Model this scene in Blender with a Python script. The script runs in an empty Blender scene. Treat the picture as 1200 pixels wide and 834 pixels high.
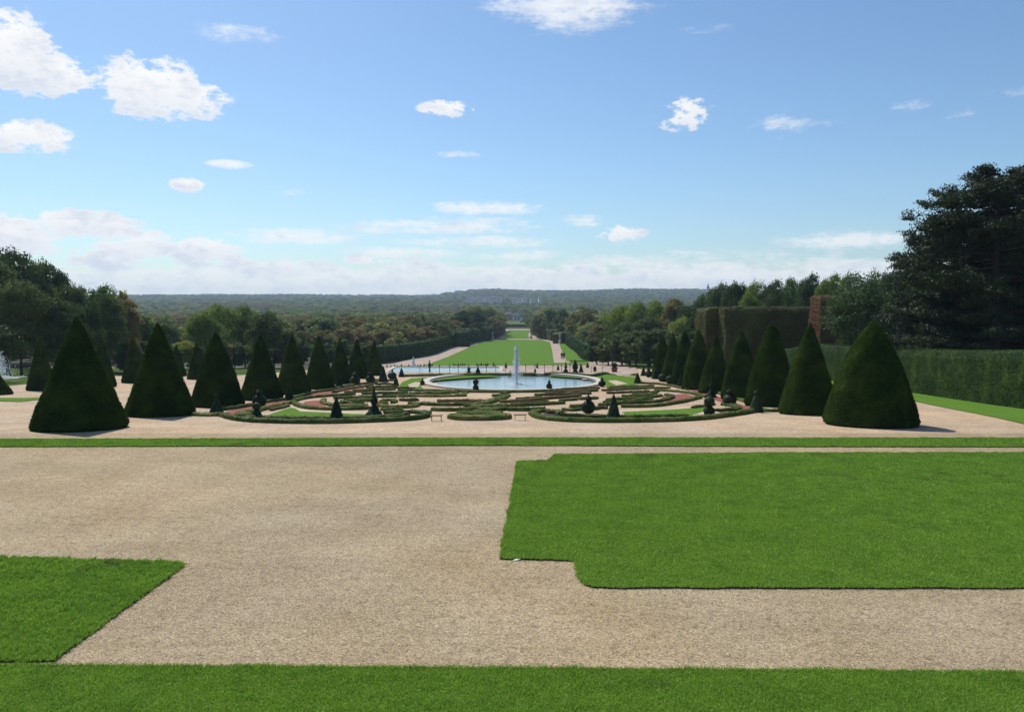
import bpy, bmesh, math, random
import numpy as np
from mathutils import Vector, Matrix, noise as mnoise
from mathutils.geometry import tessellate_polygon
random.seed(7); RNG = np.random.default_rng(11)
R = math.radians
scene = bpy.context.scene
COL = scene.collection

# ------------------------------------------------------------------ camera
F = 940.0; CX, CY, HZ = 600.0, 417.0, 355.0     # focal length in photo pixels
PITCH = math.atan((CY-HZ)/F)
CAMZ = 5.0
cam_d = bpy.data.cameras.new('camera'); cam = bpy.data.objects.new('camera', cam_d); COL.objects.link(cam)
cam.location = (0, 0, CAMZ); cam.rotation_euler = (math.pi/2-PITCH, 0, 0)
cam_d.sensor_width = 36; cam_d.lens = 36*F/1200; cam_d.clip_end = 20000; cam_d.clip_start = .1
scene.camera = cam

# ------------------------------------------------------------------ terrain
PY = [-60, 30, 38, 48, 56, 66, 70, 90, 96, 105, 125, 150, 175, 376, 570, 900, 1500, 2500, 3500, 4600]
PZ = [0, 0, -.45, -1.15, -1.65, -2.2, -2.45, -3.2, -4.1, -4.9, -5.6, -7, -8.3, -13, -15, -17, -12, 0, 12, 12]
BX, BY, BR, BZ = .1, 77.0, 8.0, -2.55
HX = [-3500, -1500, -500, -150, 0, 60, 200, 700, 1500, 3500]
def sm(a, b, v):
    t = min(1, max(0, (v-a)/(b-a))); return t*t*(3-2*t)
def T(x, y):
    z = float(np.interp(y, PY, PZ))
    if y < 110 and abs(x) < 20:
        r = math.hypot(x-BX, y-BY)
        k = 1-sm(12, 16.5, r)
        z = z*(1-k)+BZ*k
    if y > 1500:
        az = x/y*3500
        hh = float(np.interp(az, [-2200, -900, -420, -330, -170, -60, 40, 200, 600, 1500], [4, 6, 4, 8, 28, 31, 26, 25, 28, 28]))
        z += hh*sm(1700, 3400, y) + (9*mnoise.noise((x*.0013, y*.0011, 0))+6*mnoise.noise((x*.005, y*.004, 7)))*sm(1500, 2500, y)
    return z
FW = Vector((0, math.cos(PITCH), -math.sin(PITCH))); UP = Vector((0, math.sin(PITCH), math.cos(PITCH)))
def U(px, py):
    """ground point seen at a photo position"""
    d = FW + Vector(((px-CX)/F, 0, 0)) + UP*((CY-py)/F)
    d /= d.y
    a, s = 4.0, 1.015
    y = a
    while y < 4500:
        p = Vector((0, 0, CAMZ))+d*y
        if p.z <= T(p.x, p.y): break
        a = y; y *= s
    lo, hi = a, y
    for _ in range(22):
        m = (lo+hi)/2; p = Vector((0, 0, CAMZ))+d*m
        if p.z <= T(p.x, p.y): hi = m
        else: lo = m
    p = Vector((0, 0, CAMZ))+d*hi
    return Vector((p.x, p.y, T(p.x, p.y)))
def AT(px, Y):
    x = (px-CX)/F*Y; return Vector((x, Y, T(x, Y)))

# ------------------------------------------------------------------ materials
def newmat(name):
    m = bpy.data.materials.new(name); m.use_nodes = True
    nt = m.node_tree; b = nt.nodes['Principled BSDF']; return m, nt, b
def N(nt, t, **kw):
    n = nt.nodes.new(t)
    for k, v in kw.items(): setattr(n, k, v)
    return n
def ramp(nt, fac, stops):
    r = N(nt, 'ShaderNodeValToRGB'); nt.links.new(fac, r.inputs[0])
    el = r.color_ramp.elements
    while len(el) < len(stops): el.new(.5)
    for e, (p, c) in zip(el, stops): e.position = p; e.color = (*c, 1)
    return r.outputs[0]
def noise_tex(nt, scale, detail=3, vec=None, rough=.55):
    n = N(nt, 'ShaderNodeTexNoise'); n.inputs['Scale'].default_value = scale; n.inputs['Detail'].default_value = detail
    n.inputs['Roughness'].default_value = rough
    if vec is not None: nt.links.new(vec, n.inputs['Vector'])
    return n.outputs['Fac']
def mixc(nt, a, b, fac, mode='MIX'):
    m = N(nt, 'ShaderNodeMix', data_type='RGBA', blend_type=mode)
    for s, v in ((0, fac), (6, a), (7, b)):
        if isinstance(v, (int, float)): m.inputs[s].default_value = v
        elif isinstance(v, tuple): m.inputs[s].default_value = (*v, 1)
        else: nt.links.new(v, m.inputs[s])
    return m.outputs[2]
def bump(nt, b, h, strength, dist):
    n = N(nt, 'ShaderNodeBump'); n.inputs['Strength'].default_value = strength; n.inputs['Distance'].default_value = dist
    nt.links.new(h, n.inputs['Height']); nt.links.new(n.outputs[0], b.inputs['Normal'])
def pos(nt):
    return N(nt, 'ShaderNodeNewGeometry').outputs['Position']

def foliage_mat(name, ca, cb, var=.25, transl=.25, spec=.25, patch=.6, patchc=None, rough=.6):
    m, nt, b = newmat(name)
    at = N(nt, 'ShaderNodeAttribute', attribute_name='tint')
    base = mixc(nt, ca, cb, at.outputs['Fac'])
    n = noise_tex(nt, patch, 3, pos(nt))
    pc = patchc or tuple(min(1, v*1.5) for v in cb)
    f = ramp(nt, n, [(.42, (0, 0, 0)), (.68, (.75, .75, .75))])
    col = mixc(nt, base, pc, f)
    oi = N(nt, 'ShaderNodeObjectInfo')
    mr = N(nt, 'ShaderNodeMapRange'); nt.links.new(oi.outputs['Random'], mr.inputs[0]); mr.inputs[3].default_value = 1-var; mr.inputs[4].default_value = 1+var
    hs = N(nt, 'ShaderNodeHueSaturation'); nt.links.new(mr.outputs[0], hs.inputs['Value']); nt.links.new(col, hs.inputs['Color'])
    mr2 = N(nt, 'ShaderNodeMapRange'); nt.links.new(oi.outputs['Random'], mr2.inputs[0]); mr2.inputs[3].default_value = .5+.03*var*4; mr2.inputs[4].default_value = .5-.02*var*4
    nt.links.new(mr2.outputs[0], hs.inputs['Hue'])
    nt.links.new(hs.outputs[0], b.inputs['Base Color'])
    b.inputs['Roughness'].default_value = rough; b.inputs['Specular IOR Level'].default_value = spec
    tr = N(nt, 'ShaderNodeBsdfTranslucent'); nt.links.new(hs.outputs[0], tr.inputs[0])
    mx = N(nt, 'ShaderNodeMixShader'); mx.inputs[0].default_value = transl
    nt.links.new(b.outputs[0], mx.inputs[1]); nt.links.new(tr.outputs[0], mx.inputs[2])
    nt.links.new(mx.outputs[0], nt.nodes['Material Output'].inputs[0])
    return m

M = {}
M['yew'] = foliage_mat('yew', (.018, .036, .010), (.048, .082, .017), .12, .25, .0, .9, (.065, .10, .02), .9)
M['small_yew'] = foliage_mat('small_yew', (.012, .026, .012), (.03, .055, .02), .2, .2, .2, 1.2)
M['box'] = foliage_mat('box_leaves', (.07, .115, .024), (.18, .25, .05), .25, .3, .1, 1.3, (.27, .24, .08))
M['box_brown'] = foliage_mat('box_leaves_bronzed', (.13, .10, .04), (.25, .18, .08), .22, .3, .12, .9, (.20, .19, .06))
M['wall_hedge'] = foliage_mat('hedge_leaves', (.017, .040, .008), (.048, .092, .014), .1, .22, .1, .8, (.07, .12, .02))
M['hornbeam_brown'] = foliage_mat('hornbeam_bronzed', (.075, .072, .026), (.15, .135, .045), .1, .3, .15, .35, (.13, .16, .045))
M['hornbeam_orange'] = foliage_mat('hornbeam_orange', (.15, .065, .03), (.26, .12, .055), .1, .3, .2, .4, (.14, .13, .045))
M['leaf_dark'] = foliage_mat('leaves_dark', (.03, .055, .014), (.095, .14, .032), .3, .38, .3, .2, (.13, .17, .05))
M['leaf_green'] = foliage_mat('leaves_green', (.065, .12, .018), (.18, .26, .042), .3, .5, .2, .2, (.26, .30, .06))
M['leaf_brown'] = foliage_mat('leaves_brown', (.12, .105, .04), (.25, .21, .08), .3, .45, .2, .2, (.22, .22, .065))
M['leaf_valley'] = foliage_mat('leaves_valley', (.08, .12, .032), (.20, .255, .068), .5, .5, .2, .05, (.25, .24, .085))
M['needles'] = foliage_mat('pine_needles', (.012, .024, .010), (.032, .050, .018), .15, .2, .2, .4, (.04, .06, .02))
M['shrub'] = foliage_mat('shrub_leaves', (.045, .085, .028), (.11, .17, .055), .1, .3, .15, .8, (.13, .18, .07), .6)

def grass_material(name, a, b2, c, dry=.0, stripe=False):
    m, nt, b = newmat(name)
    p = pos(nt)
    n1 = noise_tex(nt, 1.1, 5, p); n2 = noise_tex(nt, 28, 3, p, .7); n3 = noise_tex(nt, .22, 3, p)
    col = mixc(nt, a, b2, ramp(nt, n1, [(.32, (0, 0, 0)), (.68, (1, 1, 1))]))
    col = mixc(nt, col, c, ramp(nt, n3, [(.4, (0, 0, 0)), (.7, (.8, .8, .8))]))
    col = mixc(nt, col, (.62, .62, .62), ramp(nt, n2, [(.3, (.75, .75, .75)), (.6, (0, 0, 0))]), 'MULTIPLY')
    if dry:
        n4 = noise_tex(nt, .55, 4, p)
        col = mixc(nt, col, (.17, .15, .05), ramp(nt, n4, [(.66, (0, 0, 0)), (.76, (dry,)*3)]))
    nt.links.new(col, b.inputs['Base Color']); b.inputs['Roughness'].default_value = .95; b.inputs['Specular IOR Level'].default_value = .02
    bump(nt, b, n2, .8, .03)
    return m
M['lawn'] = grass_material('lawn_turf', (.10, .18, .022), (.16, .25, .035), (.12, .20, .035), .5)
M['lawn_far'] = grass_material('lawn_distant', (.095, .20, .024), (.128, .23, .032), (.11, .21, .034))
M['rough_grass'] = grass_material('rough_grass', (.05, .10, .02), (.075, .13, .03), (.09, .12, .035))
def blade_mat():
    m, nt, b = newmat('grass_blades')
    at = N(nt, 'ShaderNodeAttribute', attribute_name='tint')
    col = ramp(nt, at.outputs['Fac'], [(0, (.15, .29, .022)), (.6, (.31, .50, .052)), (.93, (.42, .60, .12)), (1, (.42, .42, .20))])
    n3 = noise_tex(nt, 1.1, 6, pos(nt), .7)
    col = mixc(nt, col, (.64, .74, .76), ramp(nt, n3, [(.42, (0, 0, 0)), (.66, (.9, .9, .9))]), 'MULTIPLY')
    n4 = noise_tex(nt, .55, 4, pos(nt))
    col = mixc(nt, col, (.19, .17, .06), ramp(nt, n4, [(.63, (0, 0, 0)), (.74, (.6,)*3)]))
    nt.links.new(col, b.inputs['Base Color']); b.inputs['Roughness'].default_value = .55; b.inputs['Specular IOR Level'].default_value = .3
    tr = N(nt, 'ShaderNodeBsdfTranslucent'); nt.links.new(col, tr.inputs[0])
    mx = N(nt, 'ShaderNodeMixShader'); mx.inputs[0].default_value = .35
    nt.links.new(b.outputs[0], mx.inputs[1]); nt.links.new(tr.outputs[0], mx.inputs[2])
    nt.links.new(mx.outputs[0], nt.nodes['Material Output'].inputs[0]); return m
M['blades'] = blade_mat()
def gravel(name, tone, grain=1.0):
    m, nt, b = newmat(name)
    p = pos(nt)
    v = N(nt, 'ShaderNodeTexVoronoi'); v.inputs['Scale'].default_value = 56; nt.links.new(p, v.inputs['Vector'])
    v2 = N(nt, 'ShaderNodeTexVoronoi'); v2.inputs['Scale'].default_value = 30; nt.links.new(p, v2.inputs['Vector'])
    sp = N(nt, 'ShaderNodeSeparateColor'); nt.links.new(v.outputs['Color'], sp.inputs[0])
    sp2 = N(nt, 'ShaderNodeSeparateColor'); nt.links.new(v2.outputs['Color'], sp2.inputs[0])
    t = Vector(tone)
    col = ramp(nt, sp.outputs[0], [(0, tuple(t*.42)), (.3, tuple(t*.84)), (.75, tuple(t*1.06)), (1, tuple(min(1, q) for q in t*1.5))])
    col2 = ramp(nt, sp2.outputs[1], [(0, (.62, .60, .57)), (.25, (1, 1, 1)), (1, (1.1, 1.08, 1.05))])
    col = mixc(nt, col, col2, .8*grain, 'MULTIPLY')
    n1 = noise_tex(nt, .45, 5, p); col = mixc(nt, col, (.80, .77, .72), ramp(nt, n1, [(.35, (0, 0, 0)), (.7, (1, 1, 1))]), 'MULTIPLY')
    n2 = noise_tex(nt, 5, 4, p); col = mixc(nt, col, (.74, .73, .70), ramp(nt, n2, [(.5, (0, 0, 0)), (.72, (1, 1, 1))]), 'MULTIPLY')
    mp = N(nt, 'ShaderNodeMapping'); mp.inputs['Scale'].default_value = (.25, 2.2, 1); mp.inputs['Rotation'].default_value = (0, 0, .06); nt.links.new(p, mp.inputs[0])
    n5 = noise_tex(nt, 1.3, 5, mp.outputs[0], .65); col = mixc(nt, col, (.80, .77, .71), ramp(nt, n5, [(.48, (0, 0, 0)), (.7, (.5, .5, .5))]), 'MULTIPLY')
    n6 = noise_tex(nt, .12, 3, p); col = mixc(nt, col, (1.10, 1.06, 1.0), ramp(nt, n6, [(.45, (0, 0, 0)), (.6, (1, 1, 1))]), 'MULTIPLY')
    nt.links.new(col, b.inputs['Base Color']); b.inputs['Roughness'].default_value = .9; b.inputs['Specular IOR Level'].default_value = .15
    hh = N(nt, 'ShaderNodeMath', operation='MULTIPLY_ADD'); nt.links.new(n2, hh.inputs[0]); hh.inputs[1].default_value = 1.6; nt.links.new(v.outputs['Distance'], hh.inputs[2])
    bump(nt, b, hh.outputs[0], .7*grain, .014)
    return m
M['gravel'] = gravel('gravel', (.43, .345, .225))
M['gravel_pale'] = gravel('gravel_pale', (.54, .415, .29), .5)
M['gravel_red'] = gravel('brick_red_gravel', (.30, .10, .08), .4)
M['gravel_cream'] = gravel('cream_gravel', (.56, .47, .36), .4)
M['path_far'] = gravel('distant_path', (.46, .37, .31), .3)
def plain(name, c, rough=.7, var=.2, scale=2, spec=.3, metal=0):
    m, nt, b = newmat(name)
    n = noise_tex(nt, scale, 4, pos(nt))
    col = mixc(nt, tuple(v*(1-var) for v in c), tuple(min(1, v*(1+var)) for v in c), n)
    nt.links.new(col, b.inputs['Base Color']); b.inputs['Roughness'].default_value = rough; b.inputs['Specular IOR Level'].default_value = spec; b.inputs['Metallic'].default_value = metal
    return m
M['soil'] = plain('soil', (.035, .026, .016), .95, .4, 14)
M['forest_floor'] = plain('forest_floor', (.035, .042, .018), .95, .3, .2)
M['bark'] = plain('bark', (.075, .06, .045), .9, .4, 5)
M['bark_pine'] = plain('pine_bark', (.055, .042, .034), .9, .4, 4)
M['stone'] = plain('basin_stone', (.50, .46, .38), .8, .2, 3)
M['stone_dark'] = plain('wet_stone', (.10, .095, .085), .8, .3, 3)
M['marble'] = plain('statue_stone', (.55, .53, .48), .7, .15, 4)
M['wood'] = plain('brown_wood', (.26, .15, .09), .7, .3, 12)
M['iron'] = plain('dark_iron', (.03, .032, .03), .5, .2, 8)
M['terracotta'] = plain('terracotta', (.24, .08, .05), .8, .2, 8)
M['flower_red'] = plain('red_flowers', (.25, .03, .04), .7, .3, 20)
M['render_wall'] = plain('rendered_wall', (.62, .60, .56), .8, .1, .3)
M['render_pink'] = plain('pinkish_wall', (.45, .33, .29), .8, .12, .3)
M['roof_tile'] = plain('roof_tiles', (.16, .09, .07), .8, .25, .8)
M['roof_slate'] = plain('roof_slate', (.06, .065, .08), .7, .2, .8)
M['glass'] = plain('window_glass', (.03, .035, .04), .15, .2, .3, .6)
M['cloth_dark'] = plain('dark_cloth', (.02, .022, .03), .9, .2, 5)
M['cloth_blue'] = plain('blue_cloth', (.05, .07, .12), .9, .2, 5)
M['skin'] = plain('skin', (.45, .28, .2), .6, .1, 5)
M['paper'] = plain('white_paper', (.8, .8, .78), .8, .05, 10)
def water_mat(name, c):
    m, nt, b = newmat(name)
    b.inputs['Base Color'].default_value = (*c, 1); b.inputs['Roughness'].default_value = .12; b.inputs['IOR'].default_value = 1.33
    b.inputs['Specular IOR Level'].default_value = .6
    n = noise_tex(nt, 5, 4, pos(nt)); bump(nt, b, n, .35, .05); return m
M['water'] = water_mat('water', (.30, .40, .40))
def spray_mat():
    m, nt, b = newmat('spray_water')
    b.inputs['Base Color'].default_value = (.9, .93, .95, 1); b.inputs['Roughness'].default_value = .25
    tr = N(nt, 'ShaderNodeBsdfTranslucent'); tr.inputs[0].default_value = (.9, .93, .95, 1)
    mx = N(nt, 'ShaderNodeMixShader'); mx.inputs[0].default_value = .5
    nt.links.new(b.outputs[0], mx.inputs[1]); nt.links.new(tr.outputs[0], mx.inputs[2])
    nt.links.new(mx.outputs[0], nt.nodes['Material Output'].inputs[0]); return m
M['spray'] = spray_mat()

# ------------------------------------------------------------------ object helpers
def meshobj(name, mesh, parent=None, loc=(0, 0, 0)):
    o = bpy.data.objects.new(name, mesh); COL.objects.link(o); o.location = loc
    if parent: o.parent = parent
    return o
def tag(o, label=None, cat=None, group=None, kind=None):
    if label: o['label'] = label
    if cat: o['category'] = cat
    if group: o['group'] = group
    if kind: o['kind'] = kind
    return o
def empty(name, loc, label, cat, group=None, rz=0):
    o = bpy.data.objects.new(name, None); COL.objects.link(o); o.location = loc; o.rotation_euler.z = rz
    o.empty_display_size = .3
    return tag(o, label, cat, group)
def copy_tree(o, parent=None):
    c = o.copy(); COL.objects.link(c); c.parent = parent
    for ch in list(o.children): copy_tree(ch, c)
    return c
def mk(name, V, Fc, mats, midx=None, tint=None, smooth=False):
    """fast mesh from numpy vertices and a uniform face array or a list of faces"""
    me = bpy.data.meshes.new(name)
    V = np.asarray(V, dtype=np.float32)
    if isinstance(Fc, np.ndarray):
        nf, k = Fc.shape; me.vertices.add(len(V)); me.vertices.foreach_set('co', V.ravel())
        me.loops.add(nf*k); me.loops.foreach_set('vertex_index', Fc.astype(np.int32).ravel())
        me.polygons.add(nf); me.polygons.foreach_set('loop_start', (np.arange(nf)*k).astype(np.int32))
    else:
        me.from_pydata([tuple(map(float, v)) for v in V], [], [tuple(int(i) for i in f) for f in Fc]); nf = len(me.polygons)
    for m in (mats if isinstance(mats, list) else [mats]): me.materials.append(m)
    if midx is not None: me.polygons.foreach_set('material_index', np.asarray(midx, dtype=np.int32))
    me.polygons.foreach_set('use_smooth', np.full(nf, smooth))
    if tint is not None:
        a = me.attributes.new('tint', 'FLOAT', 'POINT'); a.data.foreach_set('value', np.asarray(tint, dtype=np.float32))
    me.update(calc_edges=True); me.validate(); return me

def tri_sample(V, Fq, density, rng=RNG, count=None):
    """random points and normals on quads/tris (Fq: n x 4)"""
    V = np.asarray(V, float); T3 = np.concatenate([Fq[:, [0, 1, 2]], Fq[:, [0, 2, 3]]])
    a, b, c = V[T3[:, 0]], V[T3[:, 1]], V[T3[:, 2]]
    n = np.cross(b-a, c-a); ar = np.linalg.norm(n, axis=1)/2
    ok = ar > 1e-9; a, b, c, n, ar = a[ok], b[ok], c[ok], n[ok], ar[ok]
    cnt = count or max(1, int(ar.sum()*density))
    i = rng.choice(len(ar), cnt, p=ar/ar.sum())
    r1 = np.sqrt(rng.random(cnt))[:, None]; r2 = rng.random(cnt)[:, None]
    P = a[i]*(1-r1)+b[i]*r1*(1-r2)+c[i]*r1*r2
    return P, n[i]/(2*ar[i][:, None])
def leaf_quads(P, Nn, size, spread=.9, rng=RNG, aspect=.6, lift=.3):
    k = len(P)
    d = Nn + rng.normal(0, spread, (k, 3)); d /= np.linalg.norm(d, axis=1)[:, None]+1e-9
    t = np.cross(d, rng.normal(0, 1, (k, 3))); t /= np.linalg.norm(t, axis=1)[:, None]+1e-9
    b = np.cross(d, t)
    s = size*rng.uniform(.55, 1.3, (k, 1)); C = P+Nn*s*lift*rng.uniform(-1, 1.2, (k, 1))
    t = t*s*.5; b = b*s*.5*aspect
    V = np.stack([C-t-b*.6, C+t*.2-b, C+t+b*.5, C-t*.3+b], axis=1).reshape(-1, 3)
    Fq = np.arange(4*k).reshape(-1, 4)
    tint = np.repeat(np.clip(rng.random(k), 0, 1), 4)
    return V, Fq, tint
def join(parts):
    Vs, Fs, Ts = [], [], []; o = 0
    for V, Fq, t in parts:
        Vs.append(V); Fs.append(Fq+o); Ts.append(t); o += len(V)
    return np.concatenate(Vs), np.concatenate(Fs), np.concatenate(Ts)
def displace(V, amp, freq, seed=0):
    out = np.array(V, float)
    for i, v in enumerate(out):
        q = mnoise.noise_vector(Vector((v[0]*freq+seed*7.1, v[1]*freq, v[2]*freq)))
        out[i] = v+np.array(q)*amp
    return out

# ------------------------------------------------------------------ setting: ground sheet
def lines(spec):
    out = []
    for a, b, s in spec: out += list(np.arange(a, b, s))
    return sorted(set(round(float(v), 3) for v in out))
gx = lines([(-3600, -600, 150), (-600, -150, 30), (-150, -40, 6), (-40, 40, 1.0), (40, 150, 6), (150, 600, 30), (600, 3601, 150)])
gy = lines([(-60, 28, 4), (28, 110, 1.0), (110, 200, 5), (200, 600, 20), (600, 4601, 80)])
GX = np.array(gx); GY = np.array(gy)
V = np.array([(x, y, T(x, y)) for y in gy for x in gx])
nx = len(gx); idx = np.arange((len(gy)-1)*(nx-1)); r_, c_ = idx//(nx-1), idx % (nx-1)
i0 = r_*nx+c_; Fq = np.stack([i0, i0+1, i0+1+nx, i0+nx], 1)
cy_ = GY[r_]; cx_ = GX[c_]
mi = np.where((cy_ < 150) & (cx_ > -120) & (cx_ < 60), 0, 1)
mi = np.where((cy_ > 30.5) & (cy_ < 150) & (mi == 0), 2, mi)
keep = np.hypot(cx_+.5-BX, cy_+.5-BY) > BR-.3
ground = meshobj('ground', mk('ground', V, Fq[keep], [M['gravel'], M['forest_floor'], M['gravel_pale']], mi[keep]))
tag(ground, kind='structure')

def sheet(name, pts, mat, off=.02, grid=2.0, kind='structure', label=None, cat=None, group=None, z=None):
    """flat-lying sheet draped on the terrain; pts are world xy"""
    bm = bmesh.new(); vs = [bm.verts.new((p[0], p[1], 0)) for p in pts]; f = bm.faces.new(vs)
    bmesh.ops.triangulate(bm, faces=[f])
    xs = [p[0] for p in pts]; ys = [p[1] for p in pts]
    for ax, a, b, L in ((0, min(xs), max(xs), GX), (1, min(ys), max(ys), GY)):
        cuts = [v for v in L if a < v < b]
        if len(cuts) > 160: cuts = cuts[::2]
        for c in cuts:
            co = (c, 0, 0) if ax == 0 else (0, c, 0); no = (1, 0, 0) if ax == 0 else (0, 1, 0)
            bmesh.ops.bisect_plane(bm, geom=bm.verts[:]+bm.edges[:]+bm.faces[:], plane_co=co, plane_no=no, dist=1e-4)
    for v in bm.verts: v.co.z = (T(v.co.x, v.co.y) if z is None else z)+off
    for f in bm.faces:
        if f.normal.z < 0: f.normal_flip()
    bmesh.ops.recalc_face_normals(bm, faces=bm.faces)
    if sum(f.normal.z for f in bm.faces) < 0: bmesh.ops.reverse_faces(bm, faces=bm.faces)
    me = bpy.data.meshes.new(name); bm.to_mesh(me); bm.free(); me.materials.append(mat)
    o = meshobj(name, me); tag(o, label, cat, group, kind); return o
def PX(l): return [U(*p) for p in l]

# raised foreground lawns: slab with a cut soil edge
def dense(pts, step=.12, amp=.012, closed=True):
    out = []; n = len(pts)
    for i in range(n if closed else n-1):
        a = Vector(pts[i][:2]); b = Vector(pts[(i+1) % n][:2]); L = (b-a).length; k = max(1, int(L/step))
        nrm = Vector((-(b-a).y, (b-a).x))/max(L, 1e-6)
        for j in range(k):
            p = a+(b-a)*j/k; s = mnoise.noise((p.x*1.3, p.y*1.3, 3))*amp*4+mnoise.noise((p.x*7, p.y*7, 5))*amp*2
            out.append(p+nrm*s)
    return out
def in_poly(P, poly):
    x, y = P[:, 0], P[:, 1]; ins = np.zeros(len(P), bool); n = len(poly)
    for i in range(n):
        x1, y1 = poly[i][0], poly[i][1]; x2, y2 = poly[(i+1) % n][0], poly[(i+1) % n][1]
        c = ((y1 > y) != (y2 > y)); xi = (x2-x1)*(y-y1)/((y2-y1) if y2 != y1 else 1e-9)+x1
        ins ^= c & (x < xi)
    return ins
def slab(name, pts, h=.03):
    P = dense(pts); n = len(P)
    bm = bmesh.new(); top = [bm.verts.new((p.x, p.y, T(p.x, p.y)+h)) for p in P]; bot = [bm.verts.new((p.x, p.y, T(p.x, p.y)-.02)) for p in P]
    for tr in tessellate_polygon([[Vector((p.x, p.y, 0)) for p in P]]):
        try: g = bm.faces.new([top[q] for q in tr])
        except ValueError: continue
        g.material_index = 0
    for i in range(n):
        g = bm.faces.new((top[i], bot[i], bot[(i+1) % n], top[(i+1) % n])); g.material_index = 1
    bmesh.ops.recalc_face_normals(bm, faces=bm.faces)
    me = bpy.data.meshes.new(name); bm.to_mesh(me); bm.free(); me.materials.append(M['lawn']); me.materials.append(M['soil'])
    o = meshobj(name, me); tag(o, kind='structure'); return o
def blades(name, pts, dens, hgt, h=.03, wid=.006, edge=True, cf=4, ca=.5):
    P2 = [(p[0], p[1]) for p in pts]; xs = [p[0] for p in P2]; ys = [p[1] for p in P2]
    A = (max(xs)-min(xs))*(max(ys)-min(ys)); n = int(A*dens*1.15)
    Q = np.stack([RNG.uniform(min(xs), max(xs), n), RNG.uniform(min(ys), max(ys), n)], 1); Q = Q[in_poly(Q, P2)]
    # nearer turf gets more of the blades
    if edge:
        E = np.array([tuple(p) for p in dense(P2, .006, .012)]); E = np.concatenate([E, E])+RNG.normal(0, .022, (2*len(E), 2)); Q = np.concatenate([Q, E[(E[:, 1] < 40)]])
    clump = np.array([mnoise.noise((q[0]*cf, q[1]*cf, 1)) for q in Q])
    k = len(Q); a = RNG.uniform(0, 2*math.pi, k); hh = hgt*RNG.uniform(.6, 1.25, k)*(1+ca*clump)
    lean = RNG.normal(0, .45, (k, 2))*hh[:, None]
    w = wid*RNG.uniform(.7, 1.5, k)*np.clip(Q[:, 1]/12, .8, 3)
    z = np.array([T(*q) for q in Q])+h-.004 if len(Q) < 400000 else np.full(k, h)
    dx, dy = np.cos(a)*w, np.sin(a)*w
    v0 = np.stack([Q[:, 0]-dx, Q[:, 1]-dy, z], 1); v1 = np.stack([Q[:, 0]+dx, Q[:, 1]+dy, z], 1)
    v2 = np.stack([Q[:, 0]+lean[:, 0], Q[:, 1]+lean[:, 1], z+hh], 1)
    V = np.stack([v0, v1, v2], 1).reshape(-1, 3)
    o = meshobj(name, mk(name, V, np.arange(3*k).reshape(-1, 3), M['blades'], tint=np.repeat(np.clip(RNG.random(k)*.92+(RNG.random(k) > .985)*.3, 0, 1), 3)))
    return o
def W(px, py): p = U(px, py); return (p.x, p.y)

near_strip = [(-16, 4), (24, 4), (24, W(1330, 790)[1]), W(1330, 790), W(900, 786.5), W(600, 784.5), W(300, 782.5), W(66, 781.5), W(-160, 781)]
left_lawn = [W(-400, 776.5), W(30, 776), W(63, 774.5), W(216, 663), W(205, 660), W(0, 654.5), W(-400, 650)]
right_lawn = [W(586, 655), W(674, 657), W(679, 680), W(685, 685.5), W(694, 688.3), W(720, 689), (24, W(1450, 691)[1]), (24, W(1450, 531)[1]), W(900, 531.5), W(650, 533.5), W(644, 540), W(607, 541.5)]
far_strip = [W(-400, 524.5), W(300, 523), W(600, 522), W(900, 523.5), W(1600, 524.5), W(1600, 514), W(600, 514), W(-400, 516.5)]
for nm, pts, dn, hg in (('lawn_near', near_strip, 5200, .035), ('lawn_left', left_lawn, 4200, .052), ('lawn_right', right_lawn, 2600, .032), ('lawn_strip', far_strip, 1500, .035)):
    slab(nm, pts)
    clip = pts
    g = blades('grass', clip, dn, hg, cf=9 if nm == 'lawn_left' else 4, ca=1.3 if nm == 'lawn_left' else .6)
    tag(g, {'lawn_near': 'mown grass strip along the bottom edge of the view', 'lawn_left': 'mown grass wedge at lower left with a cut slanting edge',
            'lawn_right': 'large mown rectangular lawn with stepped corners at the right', 'lawn_strip': 'long thin grass strip running across before the clipped yews'}[nm], 'grass', kind='stuff')

# other flat-lying surfaces, traced on the ground they lie on
def S(name, pxl, mat, off=.02, **k): return sheet(name, [(p.x, p.y) for p in PX(pxl)], M[mat], off, **k)
sheet('lawn_side', [(W(1200, 497)[0]-.4, 25), (27.5, 25), (30, 50), (32, 66), (34, 100), (28.5, 100), (27.5, 60), W(1075, 471), W(1200, 497)], M['lawn_far'], .03)
sheet('woodland_grass', [(27.51, 20), (60, 20), (110, 60), (110, 140), (34, 140), (34.01, 100), (32.01, 66), (30.01, 50), (27.51, 25)], M['rough_grass'], .035)
sheet('left_grass', [(-46, 62), (-120, 62), (-130, 145), (-30, 145), (-36, 118), (-46, 100)], M['rough_grass'], .03)
S('bed_border', [(-30, 469.5), (24, 471), (60, 467), (62, 465), (30, 466.5), (-30, 466)], 'lawn_far', .03)
S('parterre_lawn', [(314, 486.5), (340, 478), (346, 479), (352, 482.5), (388, 484), (404, 485), (446, 486), (446, 489), (388, 490.8), (320, 489.8)], 'lawn_far', .03)
S('parterre_lawn', [(728, 483), (791, 480), (826, 477.5), (829, 481), (806, 488), (741, 490)], 'lawn_far', .03)
S('cream_gravel_edge', [(308, 487.5), (339, 474.5), (350, 479.5), (390, 481.8), (448, 483), (448, 491), (390, 492), (312, 491.5)], 'gravel_cream', .018)
S('cream_gravel_edge', [(724, 481), (791, 478), (824, 473.5), (834, 481), (845, 484), (808, 489.5), (733, 492)], 'gravel_cream', .018)
S('red_gravel_bed', [(262, 485.5), (266, 482), (290, 477.5), (312, 473), (345, 466.5), (372, 460.5), (392, 458), (393, 462), (352, 469), (315, 479), (292, 484), (279, 488)], 'gravel_red', .022)
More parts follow.
